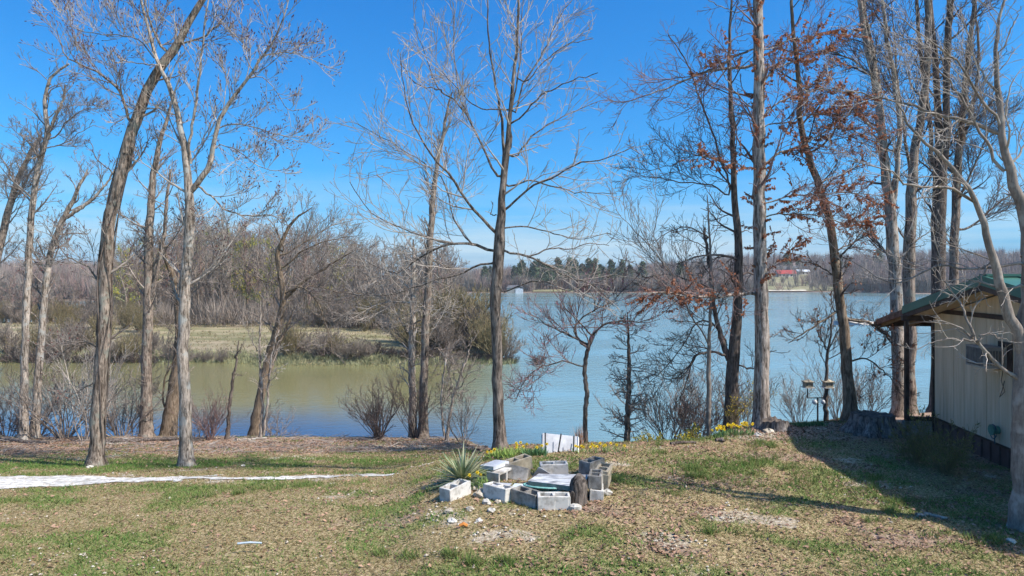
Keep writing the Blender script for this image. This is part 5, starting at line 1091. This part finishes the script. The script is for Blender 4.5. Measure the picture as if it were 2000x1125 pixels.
# rocks
def rock(px, py, r, label, mat='rock', up=0.):
    b = GP(px, py); n1_, n2_ = 9, 6; V = []; F = []
    for i in range(n2_ + 1):
        for j in range(n1_):
            th = math.pi * i / n2_; ph = 2 * math.pi * j / n1_; k = 1 + rng.normal() * .13
            V.append((r * k * math.sin(th) * math.cos(ph) * 1.2, r * k * math.sin(th) * math.sin(ph), r * k * math.cos(th) * .7))
    for i in range(n2_):
        for j in range(n1_): a = i * n1_ + j; c = i * n1_ + (j + 1) % n1_; F.append((a, a + n1_, c + n1_, c))
    o = mesh_np('rock', np.array(V), np.array(F), M[mat], smooth=False); o.location = (b[0], b[1], b[2] + r * .35 + up); o.rotation_euler = (0, 0, rng.uniform(0, 6)); return tag(o, label, 'rock')
for r_ in [(940, 970, .1, 'pinkish limestone chunk between the farthest left block and the next one', 'rock'), (928, 958, .07, 'small limestone just behind the pinkish chunk by the yucca', 'rock'), (950, 984, .055, 'flat white stone in front of the second block of the ring', 'rockw'),
           (973, 983, .045, 'yellowish stone below the lit end of the second block', 'rock'), (918, 998, .055, 'oblong pale stone lying in the grass in front of the pinkish chunk', 'rock'), (877, 1002, .05, 'round yellowish stone in the grass below the farthest left block', 'rock'),
           (959, 1000, .05, 'pale stone in the leaves below the second block', 'rockw'), (936, 1020, .04, 'small white stone alone in the lawn, lowest of those near the ring', 'rockw'), (884, 1020, .05, 'bright white stone left of the lowest small one', 'rockw'),
           (1122, 996, .075, 'white stone against the foot of the charred log', 'rockw'), (1186, 966, .07, 'flat white stone right of the stacked blocks', 'rockw'), (1975, 1060, .05, 'white lump in the grass below the near right-hand tree', 'rockw'),
           (455 + 20, 912, .05, 'small pale stone at the foot of the forked budding tree', 'rockw'), (175, 914, .06, 'pale stone at the foot of the leaning trunk', 'rockw'),
           (1500, 846, .1, 'rough stone in the rubble in front of the low split stump', 'rock'), (1480, 852, .08, 'pale rubble stone left of the low split stump', 'rockw')]: rock(*r_)
# loose pieces in the lawn
b = atz(905, 1027, .12); mb = MB(); mb.tube([[-.05, 0, 0], [0, .01, .02], [.05, .0, 0]], [.02, .025, .02], 6); o = tag(mb.obj('wood_chip', noise_mat('orange_wood', (.5, .17, .04), (.7, .3, .08), 9)), 'orange piece of wood in the gravelly grass below the ring', 'wood chip'); o.location = tuple(b)
b = atz(487, 1065, .02); mb = MB(); mb.tube([[-.14, 0, 0.02], [0, .01, .03], [.14, .02, .02]], [.012, .012, .01], 6); o = tag(mb.obj('plastic_strip', M['bluesheet']), 'small blue-green strip lying in the lawn at lower left', 'strip'); o.location = tuple(b)

# leaning white panel with stakes
pr = thing('leaning_sheet', 'white metal sheet held by dark stakes on the crest behind the ring', 'panel', tuple(P(1094, 882, 13.1)))
po = np.array(pr.location)
def q5(px, py, d): return np.array(P(px, py, d)) - po
mb = MB(); A_ = [q5(1059, 884, 13.0), q5(1129, 892, 13.2), q5(1129, 853, 13.35), q5(1060, 846, 13.15)]; B2 = [p + np.array([0, .02, 0]) for p in A_]
mb.hexa([A_[0], A_[1], B2[1], B2[0], A_[3], A_[2], B2[2], B2[3]]); mb.obj('sheet', M['white'], pr)
for (px, py, px2, py2) in ((1065, 845, 1065, 882), (1096, 847, 1089, 890), (1121, 851, 1120, 888)):
    mb = MB(); mb.tube([q5(px2, py2, 12.96), q5(px, py, 13.08)], .014, 4); mb.obj('stake', M['darkmetal'], pr)
for px in (1059, 1129):
    mb = MB(); mb.tube([q5(px, 886, 13.0), q5(px, 848 + (px - 1059) * .08, 13.2)], .018, 4); mb.obj('edge_rib', M['gutter'], pr)

# bird houses on the pole
bp_ = BP(1597, 18.0); bh2 = thing('bird_house_pole', 'metal pole with two boxes and hanging gourds for birds, right of the low split stump', 'bird house', tuple(bp_)); bo = np.array(bp_)
def q6(px, py, d=18.): return np.array(P(px, py, d)) - bo
mb = MB(); mb.tube([np.array([0, 0, -.2]), q6(1597, 777)], .022, 6); mb.obj('pole', M['darkmetal'], bh2)
mb = MB(); mb.tube([q6(1577, 777), q6(1618, 777)], .016, 6); mb.tube([q6(1577, 777), q6(1577, 757)], .016, 6); mb.tube([q6(1617, 777), q6(1617, 757)], .016, 6); mb.obj('crossbar', M['darkmetal'], bh2)
for px in (1578, 1617):
    c = q6(px, 751); mb = MB(); mb.box(c, (.2, .2, .12)); o = mb.obj('nest_box', M['block_tan'], bh2)
    mb = MB(); mb.box(c + np.array([0, 0, -.075]), (.27, .27, .014)); mb.obj('floor_board', M['block'], o)
    mb = MB(); mb.box(c + np.array([0, 0, .08]), (.26, .26, .02)); mb.tube([c + np.array([0, 0, .09]), c + np.array([0, 0, .14])], [.12, .02], 4); mb.obj('roof', M['block_tan'], o)
    for dx_ in (-.06, .06): mb = MB(); mb.tube([c + np.array([dx_, -.1, .0]), c + np.array([dx_, -.104, .0])], .02, 8); mb.obj('entrance_hole', M['darkmetal'], o)
for px in (1591, 1608):
    mb = MB(); c = q6(px, 785); a = np.linspace(0, math.pi, 8); mb.tube([c + np.array([0, 0, -.07 * math.cos(t)]) for t in a], [max(.004, .065 * math.sin(t)) for t in a], 9); mb.tube([c + np.array([0, 0, .06]), c + np.array([0, 0, .12])], .006, 5); mb.obj('gourd', M['gourd'], bh2, True)

# ------------------------------------------------------------------ yucca, daffodils, tufts
def blades(name, base, n, ln, wd, spread, mat, parent=None, N=4, droop=.25, up0=.0, smooth=False, tint=(0, 1)):
    a = rng.uniform(0, 2 * math.pi, n); el = np.arccos(np.clip(1 - rng.random(n) ** 1.0 * spread, -1, 1)); d = np.stack([np.cos(a) * np.sin(el), np.sin(a) * np.sin(el), np.cos(el)], 1)
    l_ = ln * rng.uniform(.6, 1.05, n); side = np.stack([-np.sin(a), np.cos(a), np.zeros(n)], 1)
    f = np.linspace(0, 1, N)[None, :, None]
    c = base[:, None, :] + d[:, None, :] * f * l_[:, None, None] - np.array([0, 0, 1.]) * (f ** 2) * (droop * l_ * np.sin(el))[:, None, None]
    wv_ = wd * np.array([.7, 1., .8, .05] if N == 4 else [1, .9, .05])[None, :, None] / 2
    V = np.stack([c - side[:, None, :] * wv_, c + side[:, None, :] * wv_], 2)
    idx = np.arange(n * N * 2).reshape(n, N, 2)
    F = np.stack([idx[:, :-1, 0], idx[:, :-1, 1], idx[:, 1:, 1], idx[:, 1:, 0]], -1).reshape(-1, 4)
    return mesh_np(name, V.reshape(-1, 3), F, mat, parent, smooth, {'tint': np.repeat(rng.uniform(tint[0], tint[1], n), N * 2)})
yb = GP(903, 950); yr = thing('yucca_plant', 'spiky green yucca at the left end of the ring of blocks', 'plant', tuple(yb))
for k in range(180):
    blades('leaf', np.array([[0, 0, .1]]) + rng.normal(size=(1, 3)) * .02, 1, .6, .03, 1.12, M['yucca'], yr, droop=.08)
mb = MB(); mb.tube([[0, 0, -.05], [0, 0, .14]], [.05, .045], 8); mb.obj('stem', M['bark_brown'], yr)
yd = GP(921, 962); blades('dry_leaf', np.zeros((26, 3)) + rng.normal(size=(26, 3)) * .02 + np.array([0.02, -.02, .08]), 26, .2, .022, 1.5, M['litter'], yr, droop=.7, tint=(.5, .8))
def daff(label, px, py, w_, n, fl, h=.24, name='daffodil_clump', tint=(0, .6), leafm='daffleaf', d=None):
    b = GP(px, py) if d is None else BP(px, d); root = thing(name, label, 'flowers' if fl else 'plant', tuple(b))
    bs = np.stack([rng.uniform(-w_ / 2, w_ / 2, n), rng.normal(size=n) * .1, np.zeros(n)], 1); bs[:, 2] = g(bs[:, 0] + b[0], bs[:, 1] + b[1]) - b[2]
    tag(blades('leaf_tuft', bs, n, h, .014, .35, M[leafm], root, droop=.3, tint=tint), kind='stuff')
    for k in range(fl):
        c = bs[rng.integers(n)] + np.array([rng.normal() * .03, rng.normal() * .03, h * rng.uniform(.75, 1.15)]); fd = np.array([rng.normal() * .4, -1, .35]); fd /= np.linalg.norm(fd)
        sd_ = np.cross(fd, [0, 0, 1]); sd_ /= np.linalg.norm(sd_); u2 = np.cross(sd_, fd); mb = MB()
        for j in range(6):
            a = j * math.pi / 3; p1 = sd_ * math.cos(a) + u2 * math.sin(a); q_ = np.cross(p1, fd)
            mb.add([c, c + p1 * .018 + q_ * .01, c + p1 * .034, c + p1 * .018 - q_ * .01], [[0, 1, 2, 3]], .8)
        mb.tube([c, c + fd * .03], [.01, .016], 6, False); mb.obj('flower', M['yellow'], root, attr='tint')
daff('yellow daffodil clump on the crest, left of the two thick ones by the slender sapling', 1372, 856, .8, 160, 34)
daff('yellow daffodil clump just left of the thick pale oak', 1432, 850, .85, 200, 40)
daff('blue-green unopened daffodil leaves behind the ring, left of the white panel', 1045, 889, .45, 260, 3, h=.2, tint=(0, .4))
daff('bright yellow-green leafy clump at the foot of the spreading tree', 988, 894, .34, 220, 0, h=.24, name='lily_clump', tint=(.7, 1))
daff('small yellow-leaved tuft between the lily clump and the blue-green leaves', 1018, 886, .25, 60, 6, h=.18, name='lily_clump', tint=(.8, 1))
daff('yellow-green tuft left of the foot of the spreading tree', 958, 893, .22, 70, 4, h=.14, name='lily_clump', tint=(.8, 1))
daff('thin row of small daffodils on the crest right of the white panel', 1172, 884, 1.1, 120, 14, h=.15, tint=(.2, .9))
daff('dark low clump of leaves on the crest left of the big stump', 1580, 832, .75, 420, 0, h=.16, name='leaf_clump', tint=(0, .4))
daff('leafy clump crowding the right side of the yucca', 935, 955, .35, 160, 3, h=.2, name='leaf_clump', tint=(.3, 1))
rb = BP(1133, 13.6); rr_ = thing('dry_reed_clump', 'straw-coloured reeds standing at the right end of the white panel', 'plant', tuple(rb))
tag(blades('blade_tuft', np.stack([rng.normal(size=60) * .06, rng.normal(size=60) * .06, np.zeros(60)], 1), 60, .5, .01, .06, M['litter'], rr_, droop=.2, tint=(.55, .75)), kind='stuff')

# ------------------------------------------------------------------ lawn: grass, litter, pebbles
def scatter(n, dmin=6.2, dmax=24, pw=.9):
    t = rng.uniform(-.84, .84, n); u = rng.random(n); d = (dmin ** pw + u * (dmax ** pw - dmin ** pw)) ** (1 / pw); return t * d, d
def cabin_in(x, y): s_ = (x - cb[0]) * cu[0] + (y - cb[1]) * cu[1]; a_ = (x - cb[0]) * cr_[0] + (y - cb[1]) * cr_[1]; return (a_ > -.03) & (s_ > 7)
def ok(x, y): return (drive_d(x, y) < rng.uniform(-.1, .12, len(x))) & ~cabin_in(x, y)
x, y = scatter(420000, pw=.8); gm_ = green_m(x, y); k = ok(x, y) & (rng.random(len(x)) < np.clip(.42 + .6 * gm_ - .3 * litter_m(x, y) - .35 * pebble_m(x, y), .08, 1)); x, y, gm_ = x[k], y[k], gm_[k]
n = len(x); h = (.028 + .05 * gm_ * rng.random(n)) * rng.uniform(.6, 1.3, n); a = rng.uniform(0, 6.28, n); z = g(x, y)
wd = .0045 + .003 * rng.random(n) + y * .00022; ln_ = rng.normal(size=(n, 2)) * h[:, None] * (1.5 - .8 * gm_[:, None])
b0 = np.stack([x - np.cos(a) * wd, y - np.sin(a) * wd, z - .004], 1); b1 = np.stack([x + np.cos(a) * wd, y + np.sin(a) * wd, z - .004], 1); tp_ = np.stack([x + ln_[:, 0], y + ln_[:, 1], z + h], 1)
V = np.stack([b0, b1, tp_], 1).reshape(-1, 3); tint = np.clip(.14 + .36 * fbm(x * 1.5, y * 1.5, 91, 3) + gm_ * .6 + rng.normal(size=n) * .25, 0, 1)
tag(mesh_np('lawn_grass', V, np.arange(3 * n).reshape(n, 3), M['blade'], smooth=False, attr={'tint': np.repeat(tint, 3)}), 'short patchy green and straw lawn grass', 'grass', kind='stuff')
# taller fresh tufts right of the ring
cx = []; 
for (px, py, k_, sx_, sy_) in ((1400, 915, 30, 70, 14), (1480, 905, 22, 50, 12), (1370, 930, 20, 50, 12), (1500, 870, 20, 50, 8), (1345, 915, 8, 30, 8), (1210, 935, 3, 20, 6), (1420, 950, 8, 90, 8), (1330, 960, 6, 60, 10), (1280, 870, 6, 30, 8), (1285, 885, 5, 12, 6), (1700, 955, 12, 30, 20), (1755, 985, 14, 25, 14), (1740, 1000, 8, 10, 6), (1560, 925, 10, 40, 12), (1580, 945, 8, 50, 8), (1935, 1058, 7, 12, 6), (1710, 1020, 3, 20, 8),
                            (880, 1085, 5, 14, 4), (925, 1100, 7, 16, 6), (990, 1100, 6, 14, 6), (745, 1085, 5, 14, 4), (800, 1088, 5, 20, 4), (545, 955, 12, 60, 5), (600, 948, 10, 50, 4), (460, 965, 8, 40, 4), (1390, 1040, 5, 12, 4), (415, 970, 5, 30, 4), (1850, 1050, 5, 60, 8), (1150, 1050, 3, 40, 10)):
    for _ in range(k_): p = GP(px + rng.normal() * sx_ * .55, py + rng.normal() * sy_ * .55); cx.append(p)
cx = np.array([c[:] for c in cx]); nb = 26; bs = np.repeat(cx, nb, 0) + np.concatenate([rng.normal(size=(len(cx) * nb, 2)) * .045, np.zeros((len(cx) * nb, 1))], 1); bs[:, 2] = g(bs[:, 0], bs[:, 1])
tag(blades('tall_grass', bs, len(bs), .15, .007, .35, M['blade'], N=3, droop=.5, tint=(.5, .95)), 'fresh taller grass tufts scattered over the lawn', 'grass', kind='stuff')
# leaf litter
x, y = scatter(130000, pw=.8, dmax=23); lm = litter_m(x, y); k = ok(x, y) & (rng.random(len(x)) < np.clip((.11 + .8 * lm) * np.where((x < -.05 * y) & (y < 17), .3, 1), 0, 1)); x, y = x[k], y[k]; n = len(x); z = g(x, y)
s = rng.uniform(.012, .032, n) * (1 + y * .012); a = rng.uniform(0, 6.28, n); nrm = rng.normal(size=(n, 3)) * .45; nrm[:, 2] = 1; nrm /= np.linalg.norm(nrm, axis=1, keepdims=True)
u = np.stack([np.cos(a), np.sin(a), np.zeros(n)], 1); u -= (u * nrm).sum(1, keepdims=True) * nrm; v = np.cross(nrm, u); c = np.stack([x, y, z + .008 + rng.random(n) * .012], 1)
S_ = s[:, None]; V = np.stack([c - u * S_ * 1.3, c - v * S_ * .7 + nrm * S_ * .3, c + u * S_ * 1.3, c + v * S_ * .7 + nrm * S_ * .3], 1).reshape(-1, 3); F = np.arange(4 * n).reshape(n, 4); F = np.concatenate([F[:, [0, 1, 2]], F[:, [0, 2, 3]]])
tag(mesh_np('fallen_leaves', V, F, M['litter'], smooth=False, attr={'tint': np.repeat(rng.random(n), 4)}), 'brown and pinkish fallen leaves strewn over the lawn', 'leaves', kind='stuff')
# pebbles
x, y = scatter(26000, pw=.8, dmax=22); pm = pebble_m(x, y); dv = drive_d(x, y); k = ~cabin_in(x, y) & (rng.random(len(x)) < np.where(dv > -.25, .5, .006 + .7 * pm)); x, y = x[k], y[k]; n = len(x); z = g(x, y)
s = rng.uniform(.008, .026, n) * np.where(drive_d(x, y) > -.3, .75, 1); oc = np.array([[1, 0, 0], [0, 1, 0], [-1, 0, 0], [0, -1, 0], [0, 0, .7], [0, 0, -.7]])
V = (np.stack([x, y, z + s * .35 + .006], 1)[:, None, :] + oc[None] * s[:, None, None] * rng.uniform(.6, 1.4, (n, 6, 1))).reshape(-1, 3)
fo = np.array([[0, 1, 4], [1, 2, 4], [2, 3, 4], [3, 0, 4]]); F = (np.arange(n)[:, None, None] * 6 + fo[None]).reshape(-1, 3)
tag(mesh_np('pebbles', V, F, M['rock'], smooth=False), 'pale limestone gravel scattered on the lawn and drive', 'gravel', kind='stuff')
# driftwood and sticks on the left bank
def log(px0, py0, px1, py1, r0, r1, label, mat='bark_grey', name='driftwood_log'):
    a = GP(px0, py0); b = GP(px1, py1); m_ = np.linspace(0, 1, 7)[:, None]; p = np.array(a) * (1 - m_) + np.array(b) * m_; p[:, 2] = g(p[:, 0], p[:, 1]) + r0 * .6; p[1:-1] += rng.normal(size=(5, 3)) * np.array([.05, .05, .02]); o_ = p[0].copy()
    mb = MB(); mb.tube(p - o_, np.linspace(r0, r1, 7), 8, True, .08); o = mb.obj(name, M[mat], smooth=True); o.location = tuple(o_); return tag(o, label, 'log')
log(200, 866, 345, 860, .09, .05, 'long dark driftwood log on the bank left of the straight grey trunk', 'bark_dark')
log(205, 862, 262, 858, .06, .03, 'pale weathered log lying behind the leaning trunk on the bank', 'bark_pale')
log(190, 868, 250, 866, .05, .03, 'bleached board-like stick on the bank just right of the leaning trunk', 'bark_pale')
log(300, 858, 400, 862, .07, .04, 'log on the bank between the straight grey trunk and the forked budding tree', 'bark_brown')
log(5, 862, 95, 868, .08, .05, 'dark log at the left end of the bank below the far-left pair', 'bark_dark')
log(460, 862, 520, 858, .07, .03, 'grey root wood by the foot of the mossy curving tree', 'bark_pale')
log(1310, 869, 1360, 867, .035, .025, 'rotten stick lying on the crest below the daffodils', 'bark_dark')
log(1398, 862, 1412, 865, .04, .03, 'short dark bark piece on the lawn in front of the right daffodil clump', 'bark_dark')
log(1790, 1009, 1850, 1016, .035, .02, 'pale stick lying in the cabin shade near the bottom of the shadow', 'bark_pale')
x, y = scatter(3600, dmin=15, dmax=24.5); t = x / y; k = (t < -.02) & (y > 19.5); x, y = x[k], y[k]; n = len(x)
a = rng.uniform(0, 6.28, n); l_ = rng.uniform(.1, .5, n); z = g(x, y); m_ = np.linspace(-1, 1, 3)[None, :, None]
p = np.stack([x, y, z + .03], 1)[:, None, :] + m_ * np.stack([np.cos(a) * l_, np.sin(a) * l_, rng.normal(size=n) * .05], 1)[:, None, :]
V, F = tubes(p, np.tile([[.006, .01, .005]], (n, 1)), 3); mb = MB(); mb.add(V, F); tag(mb.obj('fallen_sticks', M['twig_grey']), 'fallen sticks and twigs strewn along the left bank', 'sticks', kind='stuff')
print('TRIS', sum(len(o.data.loop_triangles) if o.data.loop_triangles else sum(len(p.vertices) - 2 for p in o.data.polygons) if len(o.data.polygons) < 400 else len(o.data.polygons) * 2 for o in {o_.data.name: o_ for o_ in bpy.data.objects if o_.type == 'MESH'}.values()))
